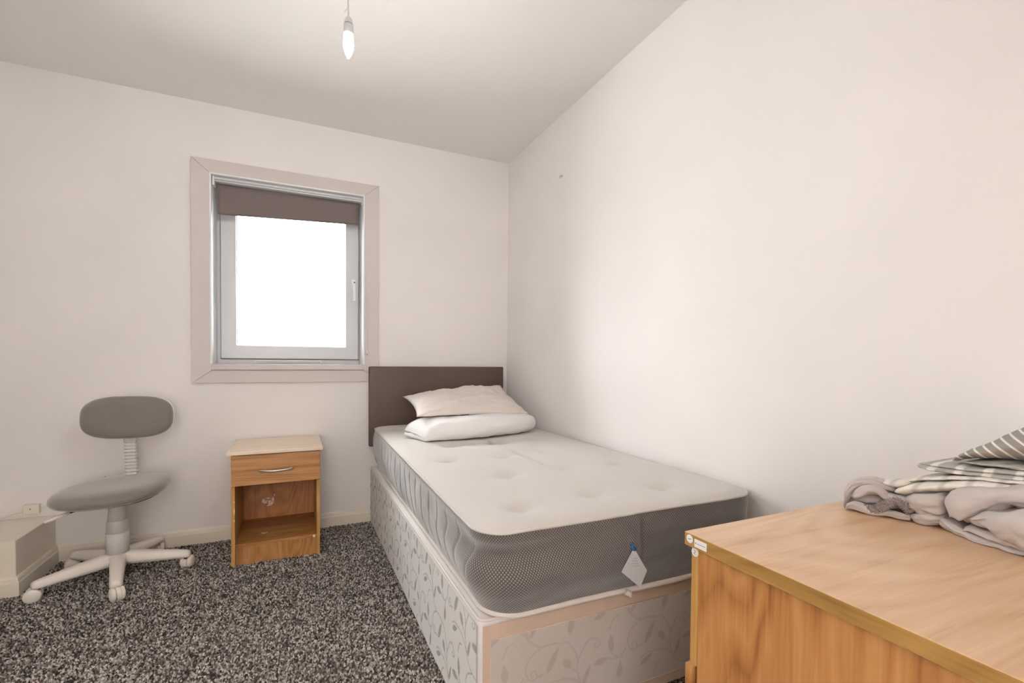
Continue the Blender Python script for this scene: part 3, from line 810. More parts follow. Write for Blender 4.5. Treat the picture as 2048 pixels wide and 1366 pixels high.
def strip_panel(name, P0, P1, z0, z1, nrm, step, mat, sfun, bfun, shift=0.0, pamp=1.0):
    """finely divided upright cloth panel from P0 to P1"""
    P0, P1 = np.array(P0), np.array(P1); L = np.linalg.norm(P1 - P0)
    nu, nv = int(L / step), int((z1 - z0) / step)
    U, W = np.meshgrid(np.linspace(0, 1, nu + 1), np.linspace(0, 1, nv + 1))
    U, W = U.ravel(), W.ravel()
    X = P0[0] + (P1[0] - P0[0]) * U; Y = P0[1] + (P1[1] - P0[1]) * U; Z = z0 + (z1 - z0) * W
    puck = np.array([0.0012 * nz(s, 0, z, 9) for s, z in zip(U * L, Z)])
    V = np.stack([X + nrm[0] * puck, Y + nrm[1] * puck, Z], 1)
    idx = np.arange((nu + 1) * (nv + 1)).reshape(nv + 1, nu + 1)
    Q = np.stack([idx[:-1, :-1], idx[:-1, 1:], idx[1:, 1:], idx[1:, :-1]], -1).reshape(-1, 4)
    tt = Z - z0 + shift; ss = sfun(U * L)
    pat = np.maximum(motif(ss, tt), motif(ss + 0.165, tt - 0.168)) * pamp
    return raw(name, V, Q.tolist(), mat, dv, True, attrs={'pattern': pat, 'border': bfun(U * L, Z)})
r_ = 0.022
# carcass (slightly inside the cloth), rounded corners and top roll
prof = [(0.004, DZ0), (0.0, DZ0 + 0.012), (0.0, DZ1 - 0.016), (0.002, DZ1 - 0.008), (0.007, DZ1 - 0.002), (0.016, DZ1), (0.10, DZ1 + 0.001), (0.30, DZ1 + 0.001)]
RG = []
for ins, z in prof:
    o_ = rrect(DX0 + ins, DX1 - ins, DY0 + ins, DY1 - ins, max(r_, 0.01), (120, 60, 30, 20), 8)
    RG.append([(p[0], p[1], z) for p in o_])
V, Fs = loft(RG)
nvv = len(V)
body = raw('base_body', V, Fs, m_side, dv, True, attrs={'pattern': np.zeros(nvv), 'border': np.full(nvv, 0.15)})
strip_panel('side_cloth', (DX0 - 0.0022, DY1 - r_), (DX0 - 0.0022, DY0 + r_ * 0.4), DZ0 + 0.004, DZ1 - 0.014, (-1, 0), 0.0032, m_side, lambda s: s + 0.02, lambda s, z: np.where(s > DY1 - DY0 - 0.035, 0.3, 0.0), 0.02)
strip_panel('foot_cloth', (DX0 + 0.030, DY0 - 0.0050), (DX1 - r_, DY0 - 0.0050), DZ0 + 0.036, DZ1 - 0.052, (0, -1), 0.0030, m_foot, lambda s: s + 0.03, lambda s, z: np.zeros_like(s), 0.0)
fb = 0.0035
strip_panel('foot_border', (DX0 + 0.010, DY0 - 0.0022), (DX1 - r_, DY0 - 0.0022), DZ0 + 0.004, DZ1 - 0.014, (0, -1), 0.0040, m_side, lambda s: s * 1.1 + 0.11, lambda s, z: np.full(s.shape, 1.0), -0.02, 0.16)
tube('seam', [(DX0 + 0.030, DY0 - 0.0050, DZ1 - 0.052), (DX1 - r_, DY0 - 0.0050, DZ1 - 0.054)], 0.0012, m_scuff, dv, 6)
tube('seam', [(DX0 + 0.030, DY0 - 0.0050, DZ1 - 0.052), (DX0 + 0.030, DY0 - 0.0050, DZ0 + 0.036)], 0.0009, m_scuff, dv, 6)
tube('seam', [(DX0 + 0.030, DY0 - 0.0050, DZ0 + 0.036), (DX1 - r_, DY0 - 0.0050, DZ0 + 0.036)], 0.0012, m_scuff, dv, 6)
o_ = rrect(DX0 + 0.004, DX1 - 0.004, DY0 + 0.004, DY1 - 0.004, r_, (60, 40, 30, 20), 10)
tube('edge_piping', [(p[0], p[1], DZ1 - 0.003) for p in o_], 0.0042, m_piping, dv, 8, True)
for x in (DX0 + 0.07, DX1 - 0.07):
    for y in (DY0 + 0.09, DY1 - 0.09):
        lathe('foot', [(0.022, 0.0), (0.024, 0.004), (0.024, 0.022), (0.0, 0.022)], (x, y, 0), m_black, dv, 18)

# ------------------------------------------------------------------ headboard
hbd = root('headboard', (0.844, 2.93, 0.2), 'dark brown leatherette headboard standing against the back wall', 'headboard')
bm = bmesh.new(); add_box(bm, 0.402, 1.287, 2.926, 2.966, 0.47, 0.957, 0.010, 4)
bmesh.ops.subdivide_edges(bm, edges=[e for e in bm.edges if e.calc_length() > 0.2], cuts=1)
bm_obj('padded_board', bm, m_leather, hbd, True)
for x in (0.62, 1.07): box('strut', x - 0.025, x + 0.025, 2.948, 2.968, 0.0, 0.48, w_dark, hbd)

# ------------------------------------------------------------------ mattress
mt = root('mattress', (0.85, 1.95, DZ1), 'deep single mattress with white tufted top and grey woven border', 'mattress')
MZ0, MZ1 = DZ1 + 0.0035, 0.590
NS_, NA = (460, 130, 60, 40), 24
def outline(k):
    """k 0 at the bottom seam, 1 at the top seam: the border leans out towards the top"""
    x0 = 0.440 + (0.386 - 0.440) * k; y0 = 1.052 + (0.998 - 1.052) * k
    x1 = 1.302 + (1.318 - 1.302) * k; y1 = 2.895
    o = rrect(x0, x1, y0, y1, 0.085, NS_, NA)
    # it lies a touch askew on the base: the head end sits nearer the wall
    w = (o[:, 1] - y0) / (y1 - y0); left = np.clip((1.0 - o[:, 0]) / 0.6, 0, 1)
    o[:, 0] += (0.010 + 0.026 * k) * w * left
    return o
n_out = len(outline(0))
o0 = outline(0); seg_ = np.linalg.norm(np.roll(o0, -1, 0) - o0, axis=1); S_ = np.concatenate([[0], np.cumsum(seg_)[:-1]])
i_front = NS_[0] + NA
ctr = np.array([0.85, 1.95])
rows = 40; Vb, UVb, SEAM = [], [], []
SIDE_SEAMS = np.arange(0.30, 1.70, 0.098)
for j in range(rows + 1):
    k = j / rows
    o_ = outline(k)
    nx_ = np.roll(o_, -1, 0) - np.roll(o_, 1, 0); nrm_ = np.stack([nx_[:, 1], -nx_[:, 0]], 1); nrm_ /= np.linalg.norm(nrm_, axis=1)[:, None]
    bulge = 0.020 * math.sin(math.pi * min(1, max(0, k)) ** 0.9)
    z = MZ0 + (MZ1 - MZ0) * k
    for i in range(n_out):
        s = S_[i]
        onleft = i < NS_[0]
        # pull-in under the top seam near the foot corner, soft waves elsewhere
        near = math.exp(-((s - S_[NS_[0] + NA // 2]) / 0.22) ** 2)
        w_ = 0.007 * nz(s * 2.2, k * 1.3, 0.5, 1.4) - near * 0.026 * math.exp(-((k - 0.74) / 0.13) ** 2) + near * 0.012 * math.exp(-((k - 0.42) / 0.2) ** 2)
        sm = 0.0
        if onleft and k > 0.03:
            ds = np.abs(SIDE_SEAMS - s).min()
            w_ -= 0.0022 * math.exp(-(ds / 0.009) ** 2) * min(1, (1 - k) * 8) * min(1, k * 8)
            if ds < 0.0026 and 0.05 < k < 0.86: sm = 0.85 if (j % 2) else 0.55
        # butt seam in the foot border
        sf = s - S_[i_front]
        if abs(sf - 0.345) < 0.005 and not onleft and k < 0.97: sm = 0.6; w_ -= 0.002
        p = o_[i] + nrm_[i] * (bulge + w_ * min(1, k * 6) * min(1, (1 - k) * 7))
        sag = -0.006 * math.exp(-((sf - 0.5) / 0.25) ** 2) * (1 - k) ** 2 if i_front < i < i_front + NS_[1] else 0
        Vb.append((min(p[0], XR - 0.006), p[1], z + sag)); UVb.append((s, z)); SEAM.append(sm)
Fb = [(j * n_out + i, j * n_out + (i + 1) % n_out, (j + 1) * n_out + (i + 1) % n_out, (j + 1) * n_out + i) for j in range(rows) for i in range(n_out)]
Fb.append(list(range(n_out))[::-1])
raw('border', Vb, Fb, m_border, mt, True, attrs={'seam': SEAM}, uv=UVb)
# top panel with tuft dimples
DIMP = [(0.659, 2.08), (0.556, 1.784), (0.785, 1.763), (1.002, 1.80), (0.665, 1.462), (0.924, 1.483), (0.815, 1.17), (0.560, 1.128), (1.068, 1.141), (1.16, 1.48), (0.87, 2.06), (1.1, 2.08)]
DIMP += [(x, y) for y in (2.38, 2.68) for x in (0.56, 0.78, 1.0, 1.2)]
DA = np.array(DIMP)
ot = outline(1.0); rings = 78; Vt = []
c0 = np.array([0.852, 1.946])
for j in range(rings):
    s = 1 - (j / rings) ** 1.0
    # skeleton keeps an elongated core so rings stay even
    for i in range(n_out):
        core = np.array([c0[0], np.clip(ot[i][1], 1.46, 2.44)])
        p = core + (ot[i] - core) * s
        e = np.linalg.norm(ot[i] - p)
        z = MZ1 + 0.014 * (1 - math.exp(-e / 0.022)) + 0.006 * min(1, e / 0.25)
        d2 = ((DA - p) ** 2)
        g = np.exp(-(d2[:, 0] / 0.0016 + d2[:, 1] / 0.0011)).sum(); g2 = np.exp(-(d2[:, 0] / 0.012 + d2[:, 1] / 0.004)).sum()
        z -= (0.0150 * min(g, 1) + 0.0070 * min(g2, 1)) * min(1, e / 0.05)
        z += 0.0025 * nz(p[0], p[1], 0.2, 3.2, 3) * min(1, e / 0.05)
        Vt.append((p[0], p[1], z))
Ft = [(j * n_out + i, j * n_out + (i + 1) % n_out, (j + 1) * n_out + (i + 1) % n_out, (j + 1) * n_out + i) for j in range(rings - 1) for i in range(n_out)]
Ft.append([(rings - 1) * n_out + i for i in range(n_out)])
raw('top_panel', Vt, Ft, m_ticking, mt, True)
sel_ = list(range(0, n_out, 2))
tube('top_piping', [(p[0], p[1], MZ1 + 0.0015 + 0.0015 * nz(p[0], p[1], 1, 5)) for p in ot[sel_]], 0.0042, m_ticking, mt, 8, True)
ob = outline(0.0)
pp = []
for i in sel_:
    p = ob[i]; d = p - ctr; sf = S_[i] - S_[i_front]
    sag = -0.008 * math.exp(-((sf - 0.5) / 0.25) ** 2) if i_front < i < i_front + NS_[1] else 0
    pp.append((p[0], p[1], MZ0 + 0.0085 + sag + 0.001 * nz(p[0], p[1], 2, 6)))
nn = np.array(pp); tg = np.roll(nn, -1, 0) - np.roll(nn, 1, 0); pn_ = np.stack([tg[:, 1], -tg[:, 0], tg[:, 0] * 0], 1); pn_ /= np.linalg.norm(pn_, axis=1)[:, None]
tube('bottom_piping', nn + pn_ * 0.006, 0.0085, m_piping, mt, 8, True)
fl_ = on(1256, 1186, 1, 1.03)
tube('piping_end', [(fl_[0] - 0.004, 1.034, fl_[2] + 0.002), (fl_[0] + 0.006, 1.030, fl_[2] - 0.004), (fl_[0] + 0.008, 1.028, fl_[2] - 0.014)], [0.0095, 0.009, 0.003], m_piping, mt, 8)
# care label on its blue ribbon
ty = 0.985
tl = [on(px_, py_, 1, ty) for px_, py_ in ((1268, 1096), (1243, 1144), (1280, 1175), (1294, 1141))]
cen = np.mean(tl, 0)
V = []
for q in tl: V.append(q + np.array([0, 0.0006, 0]))
for q in tl: V.append(q - np.array([0, 0.0006, 0]))
lab = raw('care_label', V, [(0, 1, 2, 3), (7, 6, 5, 4), (0, 4, 5, 1), (1, 5, 6, 2), (2, 6, 7, 3), (3, 7, 4, 0)], Mat('label_satin', (224, 224, 230), 0.5).m, mt)
for k in range(4):
    u = 0.42 + 0.12 * k
    a = tl[0] * (1 - u) + tl[1] * u if u < 1 else tl[1]; b = tl[0] * (1 - u) + tl[3] * u
    a = tl[0] + (tl[1] - tl[0]) * min(u, 1) * 0.9 + (tl[2] - tl[1]) * 0.10; b = tl[0] + (tl[3] - tl[0]) * min(u, 1) * 0.9 + (tl[2] - tl[3]) * 0.1
    off = np.array([0, -0.0009, 0]); a2 = a * 0.8 + b * 0.2 + off; b2 = a * 0.25 + b * 0.75 + off
    tube('print_line', [a2, b2], 0.0004, Mat('faint_print', (196, 196, 202), 0.7).m if k == 0 else bpy.data.materials['faint_print'], lab, 5)
rp = [on(1266, 1098, 1, ty + 0.002), on(1266, 1092, 1, 0.984), on(1270, 1094, 1, 0.984), on(1269, 1103, 1, ty)]
tube('ribbon', catmull([on(1264, 1088, 1, 1.0), on(1265, 1094, 1, 0.983), on(1269, 1100, 1, ty)], 6), 0.0042, m_blue, mt, 8)

# ------------------------------------------------------------------ pillows
def pillow_obj(name, c00, c10, c11, c01, T, mat, label, hollow=0.05, seed=1.0, n=44, bot=0.6, wr=0.007):
    """corners front-left, front-right, back-right, back-left"""
    c = [np.array(q, float) for q in (c00, c10, c11, c01)]
    loc = np.mean(c, 0); loc[2] = min(q[2] for q in c) - T * 0.3
    nr = np.cross(c[1] - c[0], c[3] - c[0]); nr /= np.linalg.norm(nr)
    V = []; 
    for side in (1, -1):
        for j in range(n + 1):
            for i in range(n + 1):
                u, v = i / n * 2 - 1, j / n * 2 - 1
                uu = u * (1 - hollow * (1 - v * v)); vv = v * (1 - hollow * 1.2 * (1 - u * u))
                a, b = (uu + 1) / 2, (vv + 1) / 2
                p = c[0] * (1 - a) * (1 - b) + c[1] * a * (1 - b) + c[2] * a * b + c[3] * (1 - a) * b
                prof = max(0, (1 - abs(u) ** 2.6) * (1 - abs(v) ** 2.4)) ** 0.62
                h = T * prof * (1 if side > 0 else -bot)
                w_ = wr * nz(u * 1.3 + seed, v * 2.6 - u * .9, seed, 1.6, 4) * prof ** 0.5 + wr * 0.8 * nz(u * 3 + seed, v * 1.5, seed + 4, 1.5, 3) * prof ** 0.5
                V.append(p + nr * (h + w_ * side))
    Fs = []; N1 = (n + 1) * (n + 1)
    for j in range(n):
        for i in range(n):
            q = (j * (n + 1) + i, j * (n + 1) + i + 1, (j + 1) * (n + 1) + i + 1, (j + 1) * (n + 1) + i)
            Fs.append(q); Fs.append(tuple(N1 + x for x in q[::-1]))
    bmm = bmesh.new(); vs = [bmm.verts.new(v) for v in V]
    for f in Fs: bmm.faces.new([vs[i] for i in f])
    bmesh.ops.remove_doubles(bmm, verts=bmm.verts, dist=0.0004)
    o = bm_obj(name, bmm, mat, None, True, loc=tuple(loc))
    return tag(o, label, 'pillow')

# lower pillow folded double, fold towards the foot of the bed
def folded_pillow():
    A = np.array([0.570, 2.135, 0]); B = np.array([1.238, 2.290, 0])
    ax = (B - A) / np.linalg.norm(B - A); bk = np.array([-ax[1], ax[0], 0])
    R = []; NL = 46
    for i in range(NL + 1):
        t = i / NL
        e = min(t, 1 - t)
        f = (1 - math.exp(-e / 0.05)) * 0.55 + 0.45
        f = min(1, f) if e > 0 else 0.35
        T = (0.049 * f) * (1 + 0.08 * nz(t * 4, 1, 2)) ; D = 0.125 * (0.92 + 0.08 * f)
        zc = 0.611 + T * 1.02
        c = A + (B - A) * t + bk * (0.150 - 0.075 * math.sin(math.pi * t) + 0.008 * nz(t * 3, 0, 5))
        ring_ = []
        # outer: around the fold; open slot at the back
        for a in np.linspace(-math.pi / 2, math.pi / 2, 24):        # front rounded fold, bottom to top
            ring_.append((-D * 0.72 - math.cos(a) * T * 0.95, math.sin(a) * T))
        for s in np.linspace(-0.6, 1.0, 8): ring_.append((D * s, T * (1.0 - 0.10 * max(0, s) ** 2)))
        for a in np.linspace(math.pi / 2, -math.pi / 2, 8): ring_.append((D * 1.0 + math.cos(a) * T * 0.42, T * 0.50 + math.sin(a) * T * 0.44))
        for s in np.linspace(0.9, -0.5, 8): ring_.append((D * s, T * 0.05))
        for s in np.linspace(-0.5, 0.9, 8): ring_.append((D * s, -T * 0.05))
        for a in np.linspace(math.pi / 2, -math.pi / 2, 8): ring_.append((D * 1.05 + math.cos(a) * T * 0.42, -T * 0.52 + math.sin(a) * T * 0.44))
        for s in np.linspace(0.95, -0.6, 8): ring_.append((D * s, -T))
        out = []
        for a, z in ring_:
            q = c + bk * a
            w_ = 0.008 * nz(q[0] * 4, q[1] * 7, z * 12, 2.0, 4)
            lift = 0.016 * max(0, (t - 0.8) / 0.2) ** 2
            out.append((q[0], q[1], max(0.611, zc + z + w_ + lift)))
        R.append(out)
    V, Fs = loft(R)
    loc = (0.9, 2.45, 0.611)
    o = raw('pillow', V, Fs, m_pillow, None, True, loc=loc)
    tag(o, 'plump white pillow folded double, lying flat on the mattress under the other pillow', 'pillow')
folded_pillow()
pillow_obj('pillow', (0.534, 2.26, 0.722), (1.240, 2.43, 0.690), (1.228, 2.84, 0.838), (0.566, 2.755, 0.784), 0.058, m_pillow2, 'cream pillow propped on top of the folded pillow, leaning on the headboard', 0.07, 2.3, bot=0.12, wr=0.013)

# ------------------------------------------------------------------ chest of drawers
TZ = 0.72
KX0, KX1, KY0, KY1 = 0.586, 1.318, 0.150, 0.579
cd = root('chest_of_drawers', (0.95, 0.36, 0), 'wood-effect chest of drawers in the near corner by the long wall', 'chest')
TH = 0.0218
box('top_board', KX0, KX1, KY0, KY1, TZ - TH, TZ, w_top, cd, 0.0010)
box('top_lipping', KX0 - 0.0008, KX0 + 0.0004, KY0 + 0.001, KY1 - 0.001, TZ - TH + 0.001, TZ - 0.001, w_y, cd)
SXL = KX0 + 0.013
box('side_panel', SXL, SXL + 0.018, KY0 + 0.012, KY1 - 0.0185, 0.0, TZ - TH, w_z, cd, 0.0006)
box('side_panel', KX1 - 0.030, KX1 - 0.012, KY0 + 0.012, KY1 - 0.0185, 0.0, TZ - TH, w_z, cd, 0.0006)
box('back_panel', SXL + 0.018, KX1 - 0.030, KY0 + 0.014, KY0 + 0.020, 0.03, TZ - TH, w_dark, cd)
box('base_board', SXL + 0.018, KX1 - 0.030, KY0 + 0.02, KY1 - 0.03, 0.05, 0.066, w_dark, cd)
fz = [0.498, 0.345, 0.192, 0.045]
top_z = TZ - TH - 0.006
for k, z0 in enumerate(fz):
    z1 = top_z if k == 0 else fz[k - 1] - 0.006
    yo = 0.0 if k == 0 else 0.010 if k == 1 else 0.0
    d_ = box('drawer', SXL - 0.0005, KX1 - 0.0115, KY1 - 0.0178 + yo, KY1 - 0.0035 + yo, z0, z1, w_x if k else w_zedge, cd, 0.0012)
    tube('handle', catmull([(0.87, KY1 - 0.004 + yo, (z0 + z1) / 2), (0.875, KY1 + 0.010 + yo, (z0 + z1) / 2), (0.952, KY1 + 0.018 + yo, (z0 + z1) / 2 - 0.003), (1.029, KY1 + 0.010 + yo, (z0 + z1) / 2), (1.034, KY1 - 0.004 + yo, (z0 + z1) / 2)], 6), 0.004, m_metal, d_, 8)
# numbered stickers
def text_mesh(tc):
    tmp = bpy.data.objects.new('lettering_outline', tc); COL.objects.link(tmp)
    bpy.context.view_layer.update()
    me = bpy.data.meshes.new_from_object(tmp.evaluated_get(bpy.context.evaluated_depsgraph_get()))
    bpy.data.objects.remove(tmp)
    me.name = 'lettering'
    if not me.materials: me.materials.append(m_ink)
    o = bpy.data.objects.new('lettering', me); COL.objects.link(o); return o
def disc_sticker(px_, py_, X, r, text, rot, sz):
    c = on(px_, py_, 0, X)
    s_ = lathe('sticker', [(r, 0), (r, 0.0003), (r * 0.96, 0.0005), (0.0002, 0.0005)], (X, c[1], c[2]), m_white, cd, 28, axis=(-1, 0, 0), smooth=False)
    tc = bpy.data.curves.new('lettering', 'FONT'); tc.body = text; tc.size = sz; tc.align_x = 'CENTER'; tc.align_y = 'CENTER'
    tc.materials.append(m_ink)
    t = text_mesh(tc); t.parent = s_
    t.location = Vector((X - 0.0008, c[1], c[2])) - Vector(org(cd))
    t.rotation_euler = (math.pi / 2, 0, -math.pi / 2); t.rotation_euler.rotate_axis('Z', rot)
    return c
disc_sticker(1379.5, 1077.5, KX0 - 0.0009, 0.0068, '1', math.radians(-75), 0.011)
disc_sticker(1390, 1104.5, SXL - 0.0006, 0.0072, '2', math.radians(-10), 0.0085)
lc = [on(px_, py_, 0, KX0 - 0.0012) for px_, py_ in ((1389, 1075), (1389.5, 1088), (1413, 1098), (1413.5, 1084.5))]
bm = bmesh.new(); ymn, ymx = lc[2][1], lc[0][1]; zmn, zmx = TZ - TH + 0.004, TZ - 0.005
add_box(bm, KX0 - 0.0014, KX0 - 0.0007, ymn, ymx, zmn, zmx)
stk = bm_obj('sticker', bm, m_white, cd)
zc_ = (zmn + zmx) / 2
for y0_, y1_, h_ in ((ymx - 0.0035, ymx - 0.0022, 0.0013), (ymn + 0.002, ymx - 0.006, 0.0006)):      # faint worn print
    box('print_mark', KX0 - 0.00165, KX0 - 0.0013, min(y0_, y1_), max(y0_, y1_), zc_ - h_, zc_ + h_, m_ink if h_ > 0.001 else m_faint, stk)

# ------------------------------------------------------------------ bedding heaped on the chest
def fold(ctrl, back, n=56, e=2.4, per=14, flat=1.0, stripe=None, seed=0.0, wr=0.0016, back_drop=0.0, ridge=0.0):
    """one soft fold: ctrl = (px, py, X, r_px): centre line on the plane x = X; back = how far the cloth runs on towards the wall"""
    P = []
    for px_, py_, X, r in ctrl:
        p = on(px_, py_, 0, X); dep = np.dot(p - CAM, FWD)
        P.append((p[0], p[1], p[2], r * dep / F_PX))
    P = catmull(P, per); rings, st = [], []
    L = 0.0
    for i, q in enumerate(P):
        if i: L += np.linalg.norm(P[i][:3] - P[i - 1][:3])
        r = max(q[3], 0.0012); ring_ = []
        t = P[min(i + 1, len(P) - 1)][:3] - P[max(i - 1, 0)][:3]; t = t / np.linalg.norm(t)
        up = np.array([0, 0, 1.0]) - t * t[2]; up /= np.linalg.norm(up)
        sd = np.array([1.0, 0, 0])
        bk = back if not callable(back) else back(i / (len(P) - 1))
        hw = max(bk / 2, r * flat)
        for k in range(n):
            th = 2 * math.pi * k / n; c, s = math.cos(th), math.sin(th)
            a = math.copysign(abs(c) ** (2 / e), c); b = math.copysign(abs(s) ** (2 / e), s)
            a_off = (a + 1) * hw                              # starts at the front edge
            gr = 1 + ridge * (math.sin(3 * th + 9 * L / 0.1 * 0.35 + seed) + 0.6 * math.sin(5 * th - 6 * L / 0.1 * 0.4 + 2 * seed)) if ridge else 1
            p = q[:3] + sd * (a_off - r * flat) * gr + up * (b * r * gr - back_drop * a_off)
            w_ = wr * (nz(p[0] * 9, p[1] * 16, p[2] * 20 + seed, 2.0) + 0.6 * nz(p[0] * 30, p[1] * 30, p[2] * 40 + seed, 1.3))
            if ridge:
                cr = 0.5 - abs(noise.noise(Vector((L * 26 + seed * 3, math.cos(th) * 1.5, math.sin(th) * 1.5 + seed))))
                w_ += 0.0085 * cr * min(1, r / 0.012)
            p = p + up * w_ + sd * w_ * 0.8
            ring_.append(p)
            st.append(stripe(L, th, a_off, p) if stripe else 0)
        rings.append(ring_)
    V, Fs = loft(rings)
    return V, Fs, st

def joined(name, parts, mat, parent, remesh=None, smooth=4):
    V, Fs = [], []
    for v, f, _ in parts:
        b = len(V); V += list(v); Fs += [[b + i for i in q] for q in f]
    V = np.array(V); V[:, 2] = np.maximum(V[:, 2], TZ + 0.0008); V[:, 0] = np.minimum(V[:, 0], XR - 0.01)
    o = raw(name, V, Fs, mat, parent, True)
    if remesh:
        md = o.modifiers.new('remesh', 'REMESH'); md.mode = 'VOXEL'; md.voxel_size = remesh; md.use_smooth_shade = True
        sm = o.modifiers.new('smooth', 'SMOOTH'); sm.factor = 0.5; sm.iterations = smooth
    return o

sh = root('fitted_sheet', (1.06, 0.40, TZ), 'crumpled plain grey fitted sheet lying at the bottom of the heap on the chest', 'sheet')
SH = [
    # heap behind, carrying the folded cover
    fold([(1735, 992, 1.05, 10), (1770, 998, 1.06, 12), (1820, 1008, 1.075, 14), (1900, 1018, 1.08, 18), (2075, 1036, 1.09, 30)], 0.16, seed=9),
    fold([(1700, 1004, .985, 8), (1722, 1000, .992, 16), (1762, 1004, .998, 17), (1812, 1012, 1.01, 14)], 0.06, seed=15, ridge=0.06),
    fold([(1704, 1010, 1.0, 6), (1740, 1014, 1.03, 10), (1800, 1022, 1.05, 12), (1900, 1042, 1.06, 18), (2075, 1080, 1.06, 26)], 0.16, seed=10),
    # front rolls
    fold([(1812, 1016, 1.005, 6), (1824, 1009, 1.0, 17), (1852, 1008, .998, 22), (1886, 1010, 1.0, 21), (1925, 1012, 1.02, 16)], 0.05, seed=1, ridge=0.05),
    fold([(1901, 1034, .99, 5), (1908, 1020, .985, 22), (1932, 1012, .982, 31), (1965, 1003, .982, 24), (2005, 998, .982, 21), (2075, 1000, .982, 26)], 0.06, seed=2, ridge=0.07),
    fold([(1820, 1029, 1.0, 5), (1834, 1036, .998, 13), (1862, 1039, .998, 15), (1888, 1040, 1.0, 12), (1905, 1038, 1.02, 6)], 0.05, seed=3, ridge=0.05),
    fold([(1866, 1030, 1.0, 4), (1882, 1044, .995, 9), (1910, 1062, .988, 11), (1945, 1078, .98, 11), (1990, 1092, .975, 11), (2075, 1112, .972, 12)], 0.05, seed=13, ridge=0.06),
    fold([(1925, 1038, .98, 3), (1945, 1040, .972, 11), (1980, 1045, .966, 22), (2018, 1055, .960, 33), (2075, 1068, .955, 44)], 0.07, seed=4, ridge=0.08),
    fold([(1927, 1062, .982, 3), (1940, 1060, .980, 9), (1970, 1070, .974, 10), (2010, 1084, .966, 12), (2075, 1102, .960, 14)], 0.06, seed=5, ridge=0.06),
    # pouch at the far end
    fold([(1693, 1018, .970, 2), (1696, 1006, .972, 6), (1703, 986, .978, 9), (1718, 970, .985, 10), (1742, 966, .992, 10), (1768, 972, 1.0, 9), (1792, 982, 1.01, 6)], 0.0, seed=6, flat=1.5, ridge=0.07),
    fold([(1693, 1019, .962, 2), (1706, 1012, .962, 8), (1722, 1016, .964, 8), (1745, 1026, .970, 5), (1780, 1029, .980, 5), (1822, 1036, .992, 5)], 0.0, seed=7, flat=1.5, ridge=0.05),
    fold([(1704, 994, .975, 3), (1718, 990, .974, 9), (1738, 982, .974, 9), (1756, 984, .976, 8), (1770, 996, .98, 6), (1790, 1006, .99, 3)], 0.0, seed=8, flat=1.3, ridge=0.08),
    fold([(1752, 984, .99, 2), (1772, 992, .985, 5), (1796, 1002, .985, 7), (1820, 1008, .995, 5)], 0.03, seed=14, ridge=0.05),
]
joined('sheet_cloth', SH, m_sheet, sh)
# gathered elastic hem: ripples across the band
def ruffle():
    C = [(1724, 1014, .966, 6), (1748, 1018, .968, 8.5), (1768, 1012, .972, 9), (1790, 1003, .98, 8), (1806, 1010, .985, 8), (1820, 1026, .99, 8)]
    P = []
    for px_, py_, X, r in C:
        p = on(px_, py_, 0, X); P.append((*p, r * np.dot(p - CAM, FWD) / F_PX))
    P = catmull(P, 22); R = []
    for i, q in enumerate(P):
        t = P[min(i + 1, len(P) - 1)][:3] - P[max(i - 1, 0)][:3]; t /= np.linalg.norm(t)
        up = np.array([0, 0, 1.0]); up = up - t * np.dot(up, t); up /= np.linalg.norm(up); sd = np.cross(up, t)
        ph = i * 1.25 + 1.5 * nz(i * .13, 0, 0)
        rr = []
        for k in range(14):
            th = 2 * math.pi * k / 14
            r = q[3] * (1 + 0.20 * math.sin(ph + 1.2 * math.sin(th)))
            rr.append(q[:3] + up * math.sin(th) * r + sd * math.cos(th) * r * 0.55)
        R.append(rr)
    V, Fs = loft(R); V = np.array(V); V[:, 2] = np.maximum(V[:, 2], TZ + 0.001)
    raw('elastic_hem', V, Fs, m_elastic, sh, True)
ruffle()

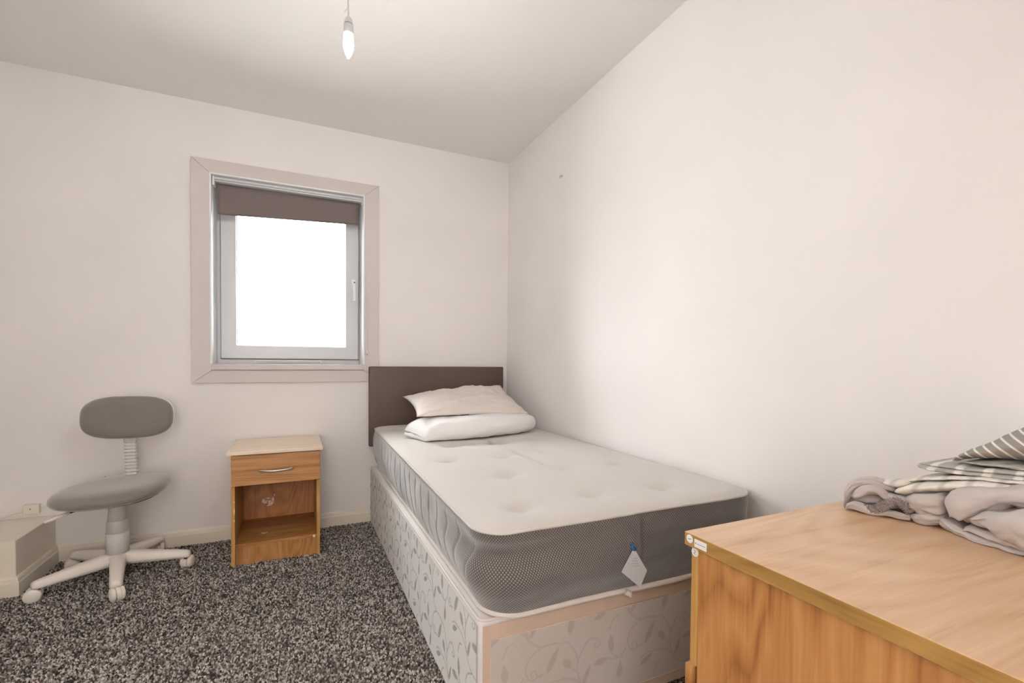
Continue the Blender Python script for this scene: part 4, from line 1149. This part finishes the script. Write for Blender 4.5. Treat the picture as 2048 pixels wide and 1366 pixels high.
dc = root('duvet_cover', (1.12, 0.36, TZ + 0.05), 'folded grey and white striped duvet cover on top of the heap', 'bedding')
def put(name, f, mat):
    V, Fs, st = f; V = np.array(V); V[:, 0] = np.minimum(V[:, 0], XR - 0.01)
    return raw(name, V, Fs, mat, dc, True, attrs={'stripe': st})
fB = lambda L, th, a, p: p[1] / 0.036 + 0.2 * a + 0.42
fA = lambda L, th, a, p: p[1] / 0.036 + 0.2 * a
put('cloth_fold', fold([(1790, 984, 1.0, 3), (1800, 982, 1.0, 12), (1825, 978, 1.0, 15), (1870, 974, 1.0, 14), (1920, 971, 1.0, 13), (1970, 972, 1.0, 14), (2075, 984, 1.0, 14)], 0.26, stripe=fA, seed=21, e=2.6), m_strA)
put('cloth_fold', fold([(1808, 966, 1.012, 3), (1830, 959, 1.01, 6), (1870, 957, 1.008, 7), (1930, 957, 1.005, 7), (1990, 961, 1.004, 7), (2075, 969, 1.004, 7)], 0.25, stripe=fA, seed=22, e=2.6), m_strA)
put('cloth_fold', fold([(1833, 932, 1.01, 2), (1842, 935, 1.01, 7), (1870, 940, 1.01, 8), (1920, 945, 1.012, 8), (1990, 953, 1.012, 8), (2075, 962, 1.012, 9)], 0.24, stripe=fB, seed=23, e=2.5), m_strB)
put('cloth_fold', fold([(1838, 927, 1.02, 2), (1856, 929, 1.02, 4), (1900, 934, 1.02, 7), (1960, 941, 1.02, 9), (2075, 952, 1.02, 9)], 0.23, stripe=fB, seed=24, e=2.5), m_strB)
put('cloth_fold', fold([(1700, 0, 0, 0)][:0] + [(1752, 962, 1.0, 2), (1765, 964, 1.0, 6), (1785, 967, 1.0, 8), (1806, 968, 1.0, 8), (1822, 966, 1.01, 4)], 0.05, stripe=fA, seed=25), m_strA)
fC = lambda L, th, a, p: (p[1] * 0.9 - (p[2] - 0.84) * 1.15 - (p[0] - 1.03) * 0.35) / 0.0185
put('cloth_fold', fold([(1926, 925, 1.025, 2), (1940, 926, 1.025, 5), (1980, 930, 1.025, 8), (2020, 934, 1.025, 9), (2075, 940, 1.025, 9)], 0.22, stripe=lambda L, th, a, p: (p[2] + 0.15 * p[1]) / 0.0105, seed=26), m_strB)
put('cloth_fold', fold([(1905, 921, 1.026, 2), (1922, 912.5, 1.028, 9), (1945, 907, 1.030, 15), (1980, 902, 1.032, 23), (2018, 896, 1.034, 33), (2075, 888, 1.036, 47)], 0.22, stripe=fC, seed=27, e=2.0, flat=0.9), m_strC)
